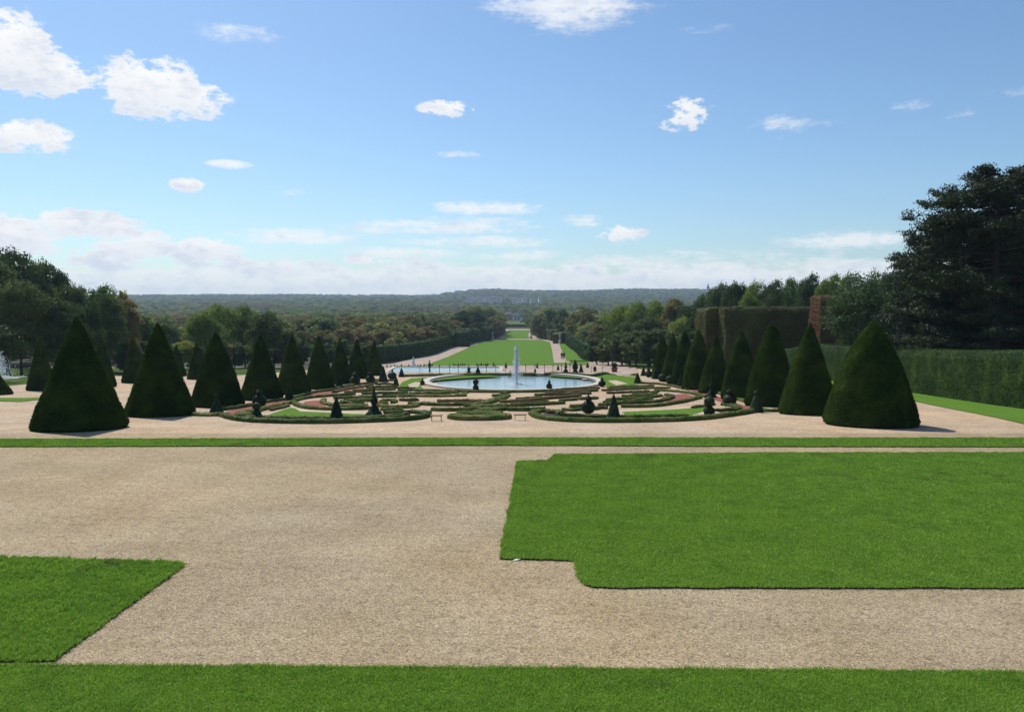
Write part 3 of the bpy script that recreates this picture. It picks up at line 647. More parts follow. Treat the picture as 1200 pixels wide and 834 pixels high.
HED = [
 ([(502, 487.5), (494, 490.5), (475, 492.8), (430, 494.8), (390, 496), (343, 496), (297, 494.5), (273, 491.5), (259, 487.5)], 'long low hedge bowing along the near left edge of the parterre', .55, .36, 'box'),
 ([(502, 486.5), (490, 484.6), (475, 484.3), (452, 485.5)], 'short return hedge curling back at the inner tip of the near left edge', .6, .3, 'box'),
 ([(303, 490.5), (340, 491.4), (390, 491.8), (440, 490.6), (474, 489)], 'second low green hedge just behind the near left edging hedge', .45, .26, 'box'),
 ([(228, 487), (244, 487.5), (259, 487.2)], 'short hedge running left from the near left corner', .7, .25, 'box'),
 ([(262, 481), (290, 476.8), (309.5, 472.5), (334, 469.2)], 'outer hedge strip between the near left corner and the slim obelisk', .45, .32, 'box'),
 ([(343, 467), (358, 463.5), (371, 460), (390, 457.5), (400, 455)], 'outer hedge strip before the fifth and sixth big left cones', .45, .32, 'box'),
 ([(402, 454), (418, 451), (428, 450), (442, 448.6)], 'outer hedge strip before the farthest big left cones', .45, .32, 'box'),
 ([(278.5, 487.5), (285, 489), (291, 487.8), (283, 485), (297, 483.5), (315, 479), (343, 472.3)], 'inner hedge along the red bed ending in a hook, near left', .5, .32, 'box'),
 ([(343, 472), (349, 476), (357, 478.3), (367, 479.8), (388, 480.6), (417, 480.4), (434, 479.6)], 'scroll hedge between the small left lawn and the red patch', .5, .32, 'box'),
 ([(345, 470.5), (362, 466.8), (390, 464.4), (415, 462.6)], 'hedge along the far side of the left red patch', .5, .3, 'box'),
 ([(380, 469.5), (378.5, 473), (388, 475.6), (403, 476.8), (430, 477)], 'short scroll hedge right of the left red patch', .5, .3, 'box'),
 ([(391, 460.5), (405, 457), (419, 454.6), (436, 451.5)], 'inner hedge beside the far left red bed', .5, .3, 'box_brown'),
 ([(300, 490), (293, 490), (294, 492)], 'tiny hedge block beside the stacked balls at left', .7, .3, 'box'),
 ([(444, 476.5), (458, 478.2), (475, 478.4), (486, 477), (488.5, 474.6), (478, 474.4)], 'hooked hedge right of the long-tipped yew on the left', .55, .34, 'box'),
 ([(448, 481), (460, 481.7), (472, 481.6)], 'short hedge under the hooked one, inner left parterre', .5, .3, 'box'),
 ([(470, 469.8), (479, 470.2), (488, 469.6)], 'small brownish hedge block alone on gravel, inner left', .6, .36, 'box_brown'),
 ([(392, 467.6), (415, 466.6), (440, 466), (465, 465.6)], 'long straight hedge crossing the left parterre, nearest one', .5, .3, 'box'),
 ([(400, 472), (418, 471), (436, 470.6)], 'hedge left of the pale gap inside the left parterre', .6, .3, 'box'),
 ([(466, 465.2), (490, 465), (515, 465.2), (546, 464.4)], 'hedge crossing from the left parterre to the middle gravel', .55, .3, 'box'),
 ([(425, 462.5), (450, 461.4), (478, 461)], 'second long hedge crossing the left parterre', .5, .3, 'box'),
 ([(480, 461.4), (500, 461.6), (525, 461.4), (547, 461)], 'hedge behind the middle gravel, left of centre', .55, .3, 'box'),
 ([(415, 458.6), (440, 457.4), (462, 457)], 'third hedge crossing the left parterre from the red bed', .5, .28, 'box'),
 ([(430, 455), (447, 454), (466, 453.6)], 'fourth hedge crossing the left parterre near the basin lawn', .5, .28, 'box'),
 ([(466, 457.8), (485, 458), (508, 458.6), (530, 458.9)], 'hedge below the left end of the round basin', .55, .3, 'box'),
 ([(532, 459.2), (560, 459.8), (590, 459.8), (620, 459.6), (648, 458.8)], 'hedge running along the near rim of the round basin', .6, .34, 'box'),
 ([(440, 451), (452, 450.4), (462, 451.2)], 'short far hedge left of the basin lawn tip', .5, .28, 'box'),
 ([(436, 474), (455, 473.4)], 'stub hedge behind the hooked one at left', .5, .25, 'box_brown'),
 ([(494, 474.6), (504, 475.2), (515, 475.6), (530, 475.8), (548, 475)], 'hedge arm reaching left from the central knot, upper', .5, .36, 'box'),
 ([(506, 481.4), (520, 481.8), (545, 481.6), (560, 480.8)], 'hedge arm reaching left from the central knot, lower', .5, .36, 'box'),
 ([(513, 471), (530, 471), (552, 470.6), (572, 471.6)], 'bronzed hedge arm left above the central knot', .55, .3, 'box_brown'),
 ([(548, 477), (562, 475), (574, 472), (585, 468.5), (592, 466)], 'diagonal hedge rising through the central knot to the right', .9, .36, 'box'),
 ([(560, 481.6), (578, 481.8), (590, 480.4)], 'broad hedge at the foot of the central knot', 1.0, .36, 'box'),
 ([(552, 478.3), (575, 477.6), (594, 476.6)], 'middle bar hedge of the central knot', .9, .34, 'box'),
 ([(532, 490), (540, 491.6), (562, 492), (583, 491.5), (592, 489.8)], 'thick hedge oval alone at the near centre of the parterre', 1.15, .44, 'box'),
 ([(536, 487.6), (562, 487.2), (588, 487.6)], 'far side of the thick hedge oval at the near centre', .9, .42, 'box'),
 ([(577, 464.6), (588, 464.8), (598, 464.8)], 'small hedge bar above the central knot', .6, .32, 'box'),
 ([(589, 462), (592, 460.6), (598, 460.4)], 'little hedge joining the basin rim hedge at centre', .7, .3, 'box'),
 ([(586, 472), (603, 471.6), (622, 469.8), (640, 468), (660, 466.4), (679, 465)], 'long bronzed hedge curving right from the central knot', .7, .34, 'box_brown'),
 ([(598, 476.4), (615, 476), (640, 474.6), (661, 473.2)], 'hedge arm reaching right from the central knot, upper', .5, .34, 'box'),
 ([(596, 481.4), (615, 481.7), (638, 481)], 'hedge arm reaching right from the central knot, lower', .5, .36, 'box'),
 ([(628, 464), (650, 463), (672, 462.4), (692, 462)], 'bronzed hedge crossing the right parterre near the basin', .6, .3, 'box_brown'),
 ([(648, 460.4), (672, 459.2), (700, 458.2)], 'wide bronzed hedge just below the right half of the basin', .9, .34, 'box_brown'),
 ([(652, 457.6), (678, 456.2), (702, 455.6)], 'hedge touching the right near rim of the round basin', .6, .32, 'box_brown'),
 ([(678, 468.6), (690, 468.2), (699, 467.6)], 'small hedge behind the fat ball, inner right', .6, .34, 'box'),
 ([(641, 484.6), (648, 484.6), (657, 484)], 'short dark purple hedge at the inner tip of the near right edge', .6, .34, 'box_brown'),
 ([(668, 477.6), (676, 477.6), (684, 477)], 'short bronzed hedge left of the fat ball', .6, .32, 'box_brown'),
 ([(623, 486), (630, 489.6), (641, 492), (665, 494), (693, 494.8), (734, 494.8), (791, 493.6), (833, 490.6), (867, 486), (891, 481.5)], 'long low hedge bowing along the near right edge of the parterre', .55, .36, 'box'),
 ([(623.5, 485.4), (632, 483.4), (645, 483.6), (658, 486)], 'return hedge curling back at the inner tip of the near right edge', .55, .32, 'box'),
 ([(658, 487.6), (690, 489), (730, 490.2), (770, 489.8), (806, 488.8)], 'second low hedge just behind the near right edging hedge', .45, .28, 'box'),
 ([(840, 482.5), (852, 481.6), (866, 480.6), (861, 477.4), (847, 475)], 'hooked hedge beside the right red bed', .5, .3, 'box'),
 ([(728, 477.6), (750, 477.4), (770, 476.4), (790, 473.4), (805, 470.6), (821, 466.6)], 'curving hedge between the right small lawn and its red patch', .5, .32, 'box'),
 ([(768, 458), (785, 459), (805, 461), (817, 463.4), (828, 466)], 'hedge on the far side of the right red patch', .5, .3, 'box'),
 ([(703, 476), (722, 474.4), (745, 473), (769, 471.6), (784, 468.4), (788, 465.6), (780, 463.6)], 'scroll hedge curling around the heart of the right parterre', .5, .32, 'box'),
 ([(712, 469.5), (735, 468.4), (760, 466.6), (774, 464.6)], 'inner scroll hedge inside the right parterre heart', .55, .3, 'box'),
 ([(730, 470.8), (740, 470.6), (750, 470)], 'tiny hedge bar in the right parterre heart', .5, .26, 'box'),
 ([(730, 465.4), (750, 464.2), (768, 462)], 'hedge strip at the back of the right parterre heart', .55, .28, 'box'),
 ([(712, 461.5), (735, 460.6), (760, 459.2)], 'long hedge crossing the right parterre, third from the basin', .5, .28, 'box_brown'),
 ([(706, 458.2), (730, 457), (760, 455.6), (785, 455.4)], 'long hedge crossing the right parterre, second from the basin', .5, .28, 'box'),
 ([(715, 454.4), (740, 453.4), (766, 452.8)], 'long hedge crossing the right parterre, nearest the basin lawn', .5, .28, 'box'),
 ([(752, 449.4), (772, 450.6), (790, 453.4), (806, 457)], 'bronzed hedge along the inner side of the far right red bed', .5, .28, 'box_brown'),
 ([(803.6, 451), (819, 454.4), (834, 458)], 'outer hedge strip before the sixth big right cone', .45, .32, 'box'),
 ([(842, 461.4), (855, 466), (863, 468.4), (880, 473.5)], 'outer hedge strip before the third and fourth big right cones', .45, .32, 'box'),
 ([(892, 482), (904, 482.6), (914, 482.4)], 'short hedge running right from the near right corner', .7, .25, 'box'),
 ([(440, 445.8), (452, 446.4), (466, 446.4)], 'low bronzed hedge by the dark ball at the far left', .5, .25, 'box_brown'),
 ([(472, 441.4), (500, 440.6), (535, 440), (586, 439.4)], 'dark straight hedge behind the left half of the round basin', .9, .42, 'box'),
 ([(595, 439.2), (611, 439.2), (628, 439.2)], 'short hedge behind the round basin, centre', .8, .42, 'box'),
 ([(638, 439.2), (670, 439), (705, 439), (744, 439.8)], 'dark straight hedge behind the right half of the round basin', .9, .42, 'box'),
]
EXTRA = [
 ([(318, 481.5), (330, 479), (338, 476.6)], 'thin hedge twig at the top corner of the left small lawn', .35, .26, 'box_brown'),
 ([(398, 474.2), (404, 472.6), (415, 474.4), (426, 474)], 'thin curling hedge right of the left red patch, upper curl', .35, .26, 'box'),
 ([(404, 469.8), (420, 468.4), (436, 468.6)], 'thin hedge line between two long hedges of the left parterre', .35, .26, 'box'),
 ([(446, 471.4), (455, 469.6), (464, 471), (460, 472.8)], 'small curl of hedge above the hooked one at left', .4, .26, 'box'),
 ([(448, 463.4), (470, 463), (486, 463.2)], 'thin hedge bar between long hedges, left of the middle gravel', .35, .24, 'box'),
 ([(404, 460.4), (420, 459.8), (436, 459.2)], 'thin hedge bar next to the far left red bed', .35, .24, 'box_brown'),
 ([(444, 455.6), (464, 455.2), (486, 455.6)], 'thin bronzed hedge bar before the basin lawn at left', .35, .24, 'box_brown'),
 ([(496, 459.8), (515, 460), (536, 460.2)], 'thin hedge bar under the left rim of the basin', .35, .24, 'box'),
 ([(532, 473.4), (545, 473.6), (556, 472.8)], 'thin hedge bar joining the bronzed arm to the knot', .35, .26, 'box_brown'),
 ([(556, 484.2), (566, 484.6), (580, 484.2)], 'short hedge neck between the central knot and the oval', .5, .3, 'box'),
 ([(452, 488), (466, 487.6), (478, 486.4)], 'thin bronzed hedge inside the left curled tip', .35, .22, 'box_brown'),
 ([(600, 473.8), (620, 473), (642, 471.4)], 'thin bronzed hedge bar between the two right arms', .35, .24, 'box_brown'),
 ([(640, 461.8), (665, 461), (690, 460.4)], 'thin hedge bar among the bronzed ones below the basin', .35, .24, 'box_brown'),
 ([(606, 468.4), (622, 467.2), (634, 466.2)], 'thin hedge bar above the long curving bronzed hedge', .35, .24, 'box'),
 ([(656, 470.2), (666, 469.8), (675, 469.2)], 'little hedge bar on the gravel left of the inner right hedge', .4, .26, 'box'),
 ([(696, 480.6), (704, 479.2), (712, 479.4)], 'short hedge stub between the fat ball and the plain cone', .4, .28, 'box_brown'),
 ([(660, 481.4), (670, 481.8), (680, 481)], 'green hedge stub left of the fat ball', .45, .28, 'box'),
 ([(742, 467.2), (752, 468.6), (764, 468.2)], 'little curl of hedge in the right parterre heart', .35, .24, 'box'),
 ([(708, 472.6), (720, 471.4), (726, 472.4)], 'little hedge stub at the mouth of the right scroll', .4, .26, 'box'),
 ([(742, 461.8), (758, 460.8), (772, 459.6)], 'thin hedge strip behind the right heart near the red patch', .35, .24, 'box'),
 ([(712, 456.2), (735, 455.4), (756, 454)], 'thin bronzed bar between the long hedges nearest the basin lawn', .35, .24, 'box_brown'),
 ([(812, 478.8), (824, 477), (836, 474.6)], 'thin hedge twig at the top right corner of the right small lawn', .35, .26, 'box_brown'),
]
for pxl, lab, w, h, m in HED+EXTRA: hedge(pxl, lab, w, h, m)
# small knots of the far right parterre
for k, (px, py) in enumerate([(741, 431), (747, 428.5), (752, 426), (757, 424.2), (762, 426.5), (756, 429.5), (750, 431.5)]):
    hedge([(px-4, py+.5), (px, py), (px+4, py-.6)], f'tiny hedge scroll in the far right parterre bed, {ords[k]} from the path', .45, .25, 'box')

# signs / plaques near the front
def low_board(px, by, w, label):
    g = U(px, by); s = w*g.y/F
    o = empty('low_bench', g, label, 'bench', 'low wooden benches before the parterre')
    meshobj('seat', box_mesh('seat', -s/2, s/2, -.13, .13, .24, .285, M['wood'], .008), o)
    for sx in (-1, 1):
        meshobj('leg', box_mesh('leg', sx*s*.4-.012, sx*s*.4+.012, -.07, .07, 0, .238, M['iron'], .004), o)
low_board(511.5, 493.3, 14, 'low brown plank bench on thin legs, left of the central hedge oval')
low_board(609.5, 492.3, 15, 'low brown plank bench on thin legs, right of the central hedge oval')

# chain railing along the lower terrace
def tube_pts(path, r, n=6):
    V = []; Fq = []
    for i, p in enumerate(path):
        t = (path[min(len(path)-1, i+1)]-path[max(0, i-1)]).normalized(); a = t.cross(Vector((0, 0, 1)))
        if a.length < .1: a = Vector((1, 0, 0))
        a.normalize(); b = t.cross(a)
        rr = r if not callable(r) else r(i/(len(path)-1))
        for q in range(n): V.append(p+a*rr*math.cos(q*2*math.pi/n)+b*rr*math.sin(q*2*math.pi/n))
    for i in range(len(path)-1):
        for q in range(n): Fq.append((i*n+q, i*n+(q+1) % n, (i+1)*n+(q+1) % n, (i+1)*n+q))
    return [tuple(v) for v in V], Fq
def railing(xs, py, label):
    pts = [U(x, py) for x in xs]; o = empty('chain_railing', pts[0], label, 'railing')
    for p in pts:
        q = p-pts[0]
        V, Fq = tube_pts([q, q+Vector((0, 0, .9))], .028, 8); V2, F2 = lathe([(.001, .86), (.05, .9), (.05, .96), (.001, 1.03)], 8, 0, 1)
        V2 = V2+np.array(q); k = len(V)
        meshobj('post', mk('post', np.concatenate([np.array(V), V2]), np.concatenate([np.array(Fq), F2+k]), M['iron']), o)
    for a, b in zip(pts, pts[1:]):
        path = [(a-pts[0]).lerp(b-pts[0], t/8)+Vector((0, 0, .84-.9*(t/8)*(1-t/8))) for t in range(9)]
        V, Fq = tube_pts(path, .012, 5); meshobj('chain', mk('chain', V, np.array(Fq), M['iron']), o)
railing([492, 503, 515, 527, 537, 549, 560, 570, 581, 592], 437.9, 'black post and chain railing on the terrace left of the jet')
railing([616, 627, 638, 648, 658, 668, 680, 693, 706, 719], 437.4, 'black post and chain railing on the terrace right of the jet')

# potted plants / planters by the lower terrace
def planter(px, by, hpx, label):
    g = U(px, by); s = hpx*g.y/F
    o = empty('potted_shrub', g, label, 'potted shrub')
    V, Fq = lathe([(.01, 0), (.26*s, 0), (.30*s, .2*s), (.34*s, .42*s), (.38*s, .44*s), (.38*s, .5*s), (.02, .5*s)], 16, 0, 1); meshobj('pot', mk('pot', V, Fq, M['terracotta'], smooth=True), o)
    V, Fq = t_ball(.28*s, .74*s); meshobj('crown', leafy('crown', V, Fq, M['small_yew'], 500, .09), o)
planter(720, 436, 11, 'terracotta pot with a dark round shrub on the right terrace')
planter(697, 435.6, 6, 'low terracotta pot with a squat shrub at the path corner')

# ------------------------------------------------------------------ people and statues
def skinned(name, J, E, rad, mat, sub=2):
    me = bpy.data.meshes.new(name); me.from_pydata(J, E, []); o = bpy.data.objects.new(name, me); COL.objects.link(o)
    s = o.modifiers.new('s', 'SKIN'); o.modifiers.new('u', 'SUBSURF').levels = sub; o.modifiers['u'].render_levels = sub
    for v, r in zip(me.skin_vertices[0].data, rad): v.radius = (r, r) if not isinstance(r, tuple) else r
    me.skin_vertices[0].data[0].use_root = True
    dg = bpy.context.evaluated_depsgraph_get(); nm = bpy.data.meshes.new_from_object(o.evaluated_get(dg)); bpy.data.objects.remove(o)
    nm.materials.clear(); nm.materials.append(mat); return nm
def figure(stride=.18, arm=.1, raised=False):
    J = [(0, 0, .95), (0, 0, 1.15), (0, 0, 1.38), (0, -.01, 1.5), (0, -.02, 1.62), (0, -.01, 1.72),
         (-.10, 0, .9), (-.11, -stride*.6, .5), (-.11, -stride, .08), (-.11, -stride-.16, .04), (.10, 0, .9), (.11, stride*.3, .5), (.11, stride, .10), (.11, stride-.14, .04),
         (-.19, 0, 1.4), (-.25, arm*.5, 1.12), (-.24, -arm, .87), (-.24, -arm-.03, .77), (.19, 0, 1.4), (.25, -arm*.5, 1.12), (.24, arm*.6, .87), (.24, arm*.6-.03, .77)]
    if raised: J[19] = (.36, -.05, 1.5); J[20] = (.38, -.12, 1.75); J[21] = (.38, -.14, 1.85)
    E = [(0, 1), (1, 2), (2, 3), (3, 4), (4, 5), (0, 6), (6, 7), (7, 8), (8, 9), (0, 10), (10, 11), (11, 12), (12, 13), (2, 14), (14, 15), (15, 16), (16, 17), (2, 18), (18, 19), (19, 20), (20, 21)]
    rad = [.15, .14, .15, .055, .095, .08, .095, .065, .045, .04, .095, .065, .045, .04, .065, .048, .035, .035, .065, .048, .035, .035]
    return J, E, rad
def person(px, by, label, rz, top, bottom):
    g = U(px, by); o = empty('person', g+Vector((0, 0, .12)), label, 'person', None, rz)
    J, E, rad = figure(); meshobj('body', skinned('body', J, E, rad, M['skin']), o)
    # clothing shells follow the same skeleton
    J2 = [J[0], J[1], J[2], (0, -.01, 1.46), J[14], J[15], J[16], J[18], J[19], J[20]]
    meshobj('jacket', skinned('jacket', J2, [(0, 1), (1, 2), (2, 3), (2, 4), (4, 5), (5, 6), (2, 7), (7, 8), (8, 9)], [.175, .165, .175, .085, .085, .068, .052, .085, .068, .052], top), o)
    J3 = [J[0], J[6], J[7], J[8], J[10], J[11], J[12]]
    meshobj('trousers', skinned('trousers', J3, [(0, 1), (1, 2), (2, 3), (0, 4), (4, 5), (5, 6)], [.17, .115, .088, .068, .115, .088, .068], bottom), o)
    V, Fq = t_ball(.108, 1.705, 2); meshobj('hair', mk('hair', V, Fq, M['soil'], smooth=True), o)
person(658.4, 421.4, 'walker in dark clothes on the gravel alley, left of the pair', 2.9, M['cloth_dark'], M['cloth_dark'])
person(660.8, 421.2, 'walker in a blue top on the gravel alley, right of the pair', 3.2, M['cloth_blue'], M['cloth_dark'])
person(503.5, 437.3, 'lone person in dark clothes standing by the long pool', 1.2, M['cloth_dark'], M['cloth_dark'])
statue_proto = None
def statue(px, by, label, s=1.5):
    global statue_proto
    g = U(px, by)
    if statue_proto is None:
        o = empty('statue', g, label, 'statue', 'pale statues beside the great lawn'); o.scale = (s,)*3
        V, Fq = lathe([(.62, 0), (.62, .12), (.5, .16), (.46, .9), (.56, .96), (.56, 1.06), (.01, 1.06)], 4, 0, 1); meshobj('pedestal', mk('pedestal', V, Fq, M['marble']), o)
        J, E, rad = figure(.1, .05, True); meshobj('figure', skinned('figure', [(a, b, c+1.06) for a, b, c in J], E, [r*1.2 for r in rad], M['marble']), o); statue_proto = o
    else:
        o = copy_tree(statue_proto); o.location = g; o['label'] = label
statue(542.3, 404.6, 'pale stone statue at the foot of the left dark hedge, nearest one')
statue(577.3, 398.6, 'pale stone statue left of the strip where the two lawns meet')
statue(656.2, 403, 'pale stone statue beside the right alley before the dark hedge block')
statue(622.3, 397, 'pale stone statue at the end of the right alley by the far lawn')

# ------------------------------------------------------------------ big hedges
def wall_hedge(path, w, h, mat, label, name='hedge', dens=140, size=.13, amp=.12, step=.6, hfun=None, group=None):
    P = resample([Vector((p[0], p[1], T(p[0], p[1]))) for p in path], step)
    sec_n = max(6, int(h/.45)); V = []; n = len(P)
    sec = [(-.5*w, h*i/sec_n-.05) for i in range(sec_n)]+[(-.46*w, .97*h), (-.36*w, h), (0, h*1.0), (.36*w, h), (.46*w, .97*h)]+[(.5*w, h*(sec_n-1-i)/sec_n-.05) for i in range(sec_n)]
    m = len(sec)
    for i, p in enumerate(P):
        t = (P[min(n-1, i+1)]-P[max(0, i-1)]); t.z = 0; t.normalize(); s = Vector((-t.y, t.x, 0)); k = 1 if hfun is None else hfun(i/(n-1))
        for a, b in sec: V.append(Vector((p.x, p.y, T(p.x, p.y)))+s*a+Vector((0, 0, b*k)))
    Fq = []
    for i in range(n-1):
        for j in range(m-1): a = i*m+j; Fq.append((a, a+m, a+m+1, a+1))
    for i, fl in ((0, 0), (n-1, 1)):
        for j in range(m//2-1):
            q = (i*m+j, i*m+j+1, i*m+m-2-j, i*m+m-1-j); Fq.append(q if not fl else q[::-1])
    V = displace([tuple(v) for v in V], amp, .5, n); V = displace(V, amp*.5, 2.0, n)
    o = meshobj(name, leafy(name, V, np.array(Fq), M[mat], dens, size, .5, .6)); tag(o, label, 'hedge', group); return o
wall_hedge([(26.7, 24), (28.1, 35), (29.9, 45), (32.5, 62), (33.8, 80), (34.5, 100)], 2.8, 3.15, 'wall_hedge', 'long green clipped hedge wall along the right, below the pines', dens=300, size=.085, amp=.05, step=.5, hfun=lambda t: .97+.2*t)
# tall bronzed hedge blocks on the right
y = 112
def XW(px, Y): return (px-CX)/F*Y
wall_hedge([(XW(846, y), y), (XW(900, y), y), (XW(951, y), y)], 3.5, 9.5, 'hornbeam_brown', 'tall bronzed hedge block like a wall behind the right yew cones', dens=70, size=.2, amp=.2, step=.8)
wall_hedge([(XW(827, y+5), y+5.5), (XW(839, y+2), y+2)], 3, 9.5, 'hornbeam_brown', 'sunlit end pier of the tall bronzed hedge, at its left', dens=90, size=.2, amp=.2, step=.5)
wall_hedge([(XW(955, 104), 104), (XW(1010, 105), 105), (XW(1160, 110), 110)], 3, 10.6, 'hornbeam_orange', 'orange-brown tall hedge end beside the round shrub tree', dens=80, size=.2, amp=.2, step=.8)
# hedges framing the great lawn
def XYp(px, py): p = U(px, py); return (p.x, p.y)
wall_hedge([XYp(425, 427), XYp(445, 424.3), XYp(470, 420.8), XYp(497, 416.3), XYp(515, 410.3), XYp(530, 404.6)], 3, 3.6, 'wall_hedge', 'long dark clipped hedge curving along the left of the great lawn', dens=18, size=.35, amp=.18, step=1.5, hfun=lambda t: 1+.25*t)
wall_hedge([XYp(535, 406), XYp(552, 401.2), XYp(575, 396.5), XYp(588, 389)], 4, 6, 'leaf_dark', 'dark hedge wall in shade left of the far lawn', dens=10, size=.6, amp=.4, step=3)
wall_hedge([XYp(696, 422.6), XYp(690, 421.5), XYp(682, 414), XYp(673, 408), XYp(667, 403.4)], 3, 3.9, 'wall_hedge', 'sunlit clipped hedge along the right of the great lawn', dens=16, size=.35, amp=.15, step=1.2, hfun=lambda t: 1+.2*t)
wall_hedge([XYp(663.5, 402.6), XYp(655, 402.4)], 8, 4.6, 'leaf_dark', 'dark square hedge block at the right of the alley', dens=12, size=.5, amp=.2, step=1.5)
wall_hedge([XYp(652, 399.5), XYp(640, 396.2), XYp(627, 392)], 5, 5.0, 'leaf_dark', 'dark hedge wall behind the square block, right of the far lawn', dens=9, size=.6, amp=.3, step=3)
wall_hedge([XYp(587, 383.2), XYp(618, 383.2)], 6, 2.2, 'leaf_dark', 'low dark hedge crossing the far end of the vista', dens=5, size=.9, amp=.3, step=5)
for k, (px, py, hh, l) in enumerate([(536, 406.4, 5.5, 'dark hedge pier standing where the left hedge ends')]):
    a = U(px, py); wall_hedge([(a.x-1.5, a.y), (a.x+3, a.y+4)], 4, hh, 'leaf_dark', l, dens=14, size=.5, amp=.2, step=1)

# ------------------------------------------------------------------ trees
def crown_mesh(name, mat, seed, H=12.0, rad=5.0, base=.18, lobes=46, per=170, leaf=.34, squat=1.0, cone=0):
    rng = np.random.default_rng(seed); parts = []
    hz = H*(1-base)/2; cz = H*base+hz
    for i in range(lobes):
        u = rng.normal(0, 1, 3); u /= np.linalg.norm(u)
        if rng.random() < .35 and u[2] < 0: u[2] = -u[2]
        k = rng.uniform(.45, .9); lr = rng.uniform(.17, .34)*rad
        c = np.array([u[0]*(rad-lr*.7)*k*1.05, u[1]*(rad-lr*.7)*k*1.05, cz+u[2]*(hz-lr*.6)*k])
        if cone: s = 1-cone*(c[2]-H*base)/(H*(1-base)); c[0] *= s; c[1] *= s
        n = int(per*(lr/(.25*rad))**2)
        d = rng.normal(0, 1, (n, 3)); d /= np.linalg.norm(d, axis=1)[:, None]
        d[:, 2] = np.where(d[:, 2] < -.3, -d[:, 2]*.6, d[:, 2])
        P = c+d*lr*(rng.uniform(.55, 1.08, (n, 1)))*np.array([1.1, 1.1, .82])
        Vq, Fq, tt = leaf_quads(P, d, leaf, .7, rng, .75, .5)
        tt = np.clip(tt*.6+rng.random()*.4, 0, 1)
        parts.append((Vq, Fq, tt))
    V, Fq, tt = join(parts); V[:, 2] *= H/np.percentile(V[:, 2], 99.8)
    V[:, :2] *= rad/np.percentile(np.hypot(V[:, 0], V[:, 1]), 98)
    return mk(name, V, Fq, mat, tint=tt)
def trunk_mesh(H, r, seed, mat, limbs=5, spread=2.6, base=.0, lean=0):
    rng = np.random.default_rng(seed); Vs = []; Fs = []; o = 0
    def add(path, rf):
        nonlocal o
        V, Fq = tube_pts(path, rf, 8); Vs.extend(V); Fs.extend([tuple(i+o for i in f) for f in Fq]); o += len(V)
    path = [Vector((lean*t+.12*math.sin(t*5+seed), .1*math.cos(t*4+seed), H*.78*t)) for t in np.linspace(0, 1, 9)]
    add(path, lambda t: r*(1.35-.35*min(1, t*8))*(1-.8*t)+.02)
    for k in range(limbs):
        t0 = rng.uniform(.3, .85); a = rng.uniform(0, 6.28); p0 = path[int(t0*8)]; L = spread*rng.uniform(.7, 1.2)
        pp = [p0+Vector((math.cos(a)*L*s, math.sin(a)*L*s, L*.7*s+.3*s*s)) for s in np.linspace(0, 1, 5)]
        rr = r*(1-.8*t0)*.5; add(pp, lambda t, rr=rr: rr*(1-.8*t)+.015)
    return mk('trunk', Vs, np.array(Fs), mat)
KIND = {}
def tree_kind(key, mat, n, **kw):
    KIND[key] = [(crown_mesh('crown', M[mat], 100*len(KIND)+i, **kw), trunk_mesh(kw.get('H', 12), kw.get('tr', .28) if False else .28, i, M['bark'], spread=kw.get('rad', 5)*.55)) for i in range(n)]
tree_kind('dark', 'leaf_dark', 3, lobes=64, per=230, leaf=.27, rad=4.8, base=.1)
tree_kind('bush', 'leaf_dark', 2, lobes=60, per=210, leaf=.45, rad=5.0, base=-.06)
tree_kind('green', 'leaf_green', 3, lobes=56, per=210, leaf=.27, rad=5.2, base=.04)
tree_kind('brown', 'leaf_brown', 2, lobes=50, per=160, leaf=.34, rad=4.6, base=.08)
tree_kind('valley', 'leaf_valley', 3, lobes=40, per=90, leaf=.6, rad=5.4, base=.06)
TREES = {}
def tree(kind, px, Y, topy, wid, label, group, name='tree', var=0, dz=0):
    """wid: crown width in photo pixels"""
    g = AT(px, Y); d = FW+UP*((CY-topy)/F); h = CAMZ+d.z/d.y*Y-g.z; w = wid*Y/F
    cm, tm = KIND[kind][var % len(KIND[kind])]
    o = empty(name, g, label, 'tree', group, random.uniform(0, 6.28))
    r0 = {'bush': 5.0, 'dark': 4.8, 'green': 5.2, 'brown': 4.6, 'valley': 5.4}[kind]
    o.scale = (w/2/r0, w/2/r0, h/12.0)
    c = meshobj('crown', cm, o); meshobj('trunk', tm, o)
    TREES.setdefault(kind, []).append(c); return o
GA = 'dark broadleaf trees at the left edge'
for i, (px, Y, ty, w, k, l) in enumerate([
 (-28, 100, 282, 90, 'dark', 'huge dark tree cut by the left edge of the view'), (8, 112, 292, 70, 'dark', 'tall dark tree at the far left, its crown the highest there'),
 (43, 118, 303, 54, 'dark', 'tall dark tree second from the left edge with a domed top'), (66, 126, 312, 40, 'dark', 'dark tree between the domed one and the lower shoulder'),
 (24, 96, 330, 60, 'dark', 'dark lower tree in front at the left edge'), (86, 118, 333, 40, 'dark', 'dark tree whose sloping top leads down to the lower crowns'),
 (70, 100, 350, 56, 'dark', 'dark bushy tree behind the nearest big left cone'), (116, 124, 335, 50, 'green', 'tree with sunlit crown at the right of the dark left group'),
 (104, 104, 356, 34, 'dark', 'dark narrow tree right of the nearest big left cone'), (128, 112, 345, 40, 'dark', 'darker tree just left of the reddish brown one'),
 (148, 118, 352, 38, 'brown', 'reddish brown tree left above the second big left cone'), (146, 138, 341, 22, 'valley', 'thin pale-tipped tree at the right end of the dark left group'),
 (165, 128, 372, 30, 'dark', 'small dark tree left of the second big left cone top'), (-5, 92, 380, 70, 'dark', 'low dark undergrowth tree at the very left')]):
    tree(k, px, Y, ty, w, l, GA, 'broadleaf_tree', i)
GB = 'broadleaf trees behind the left yew cones'
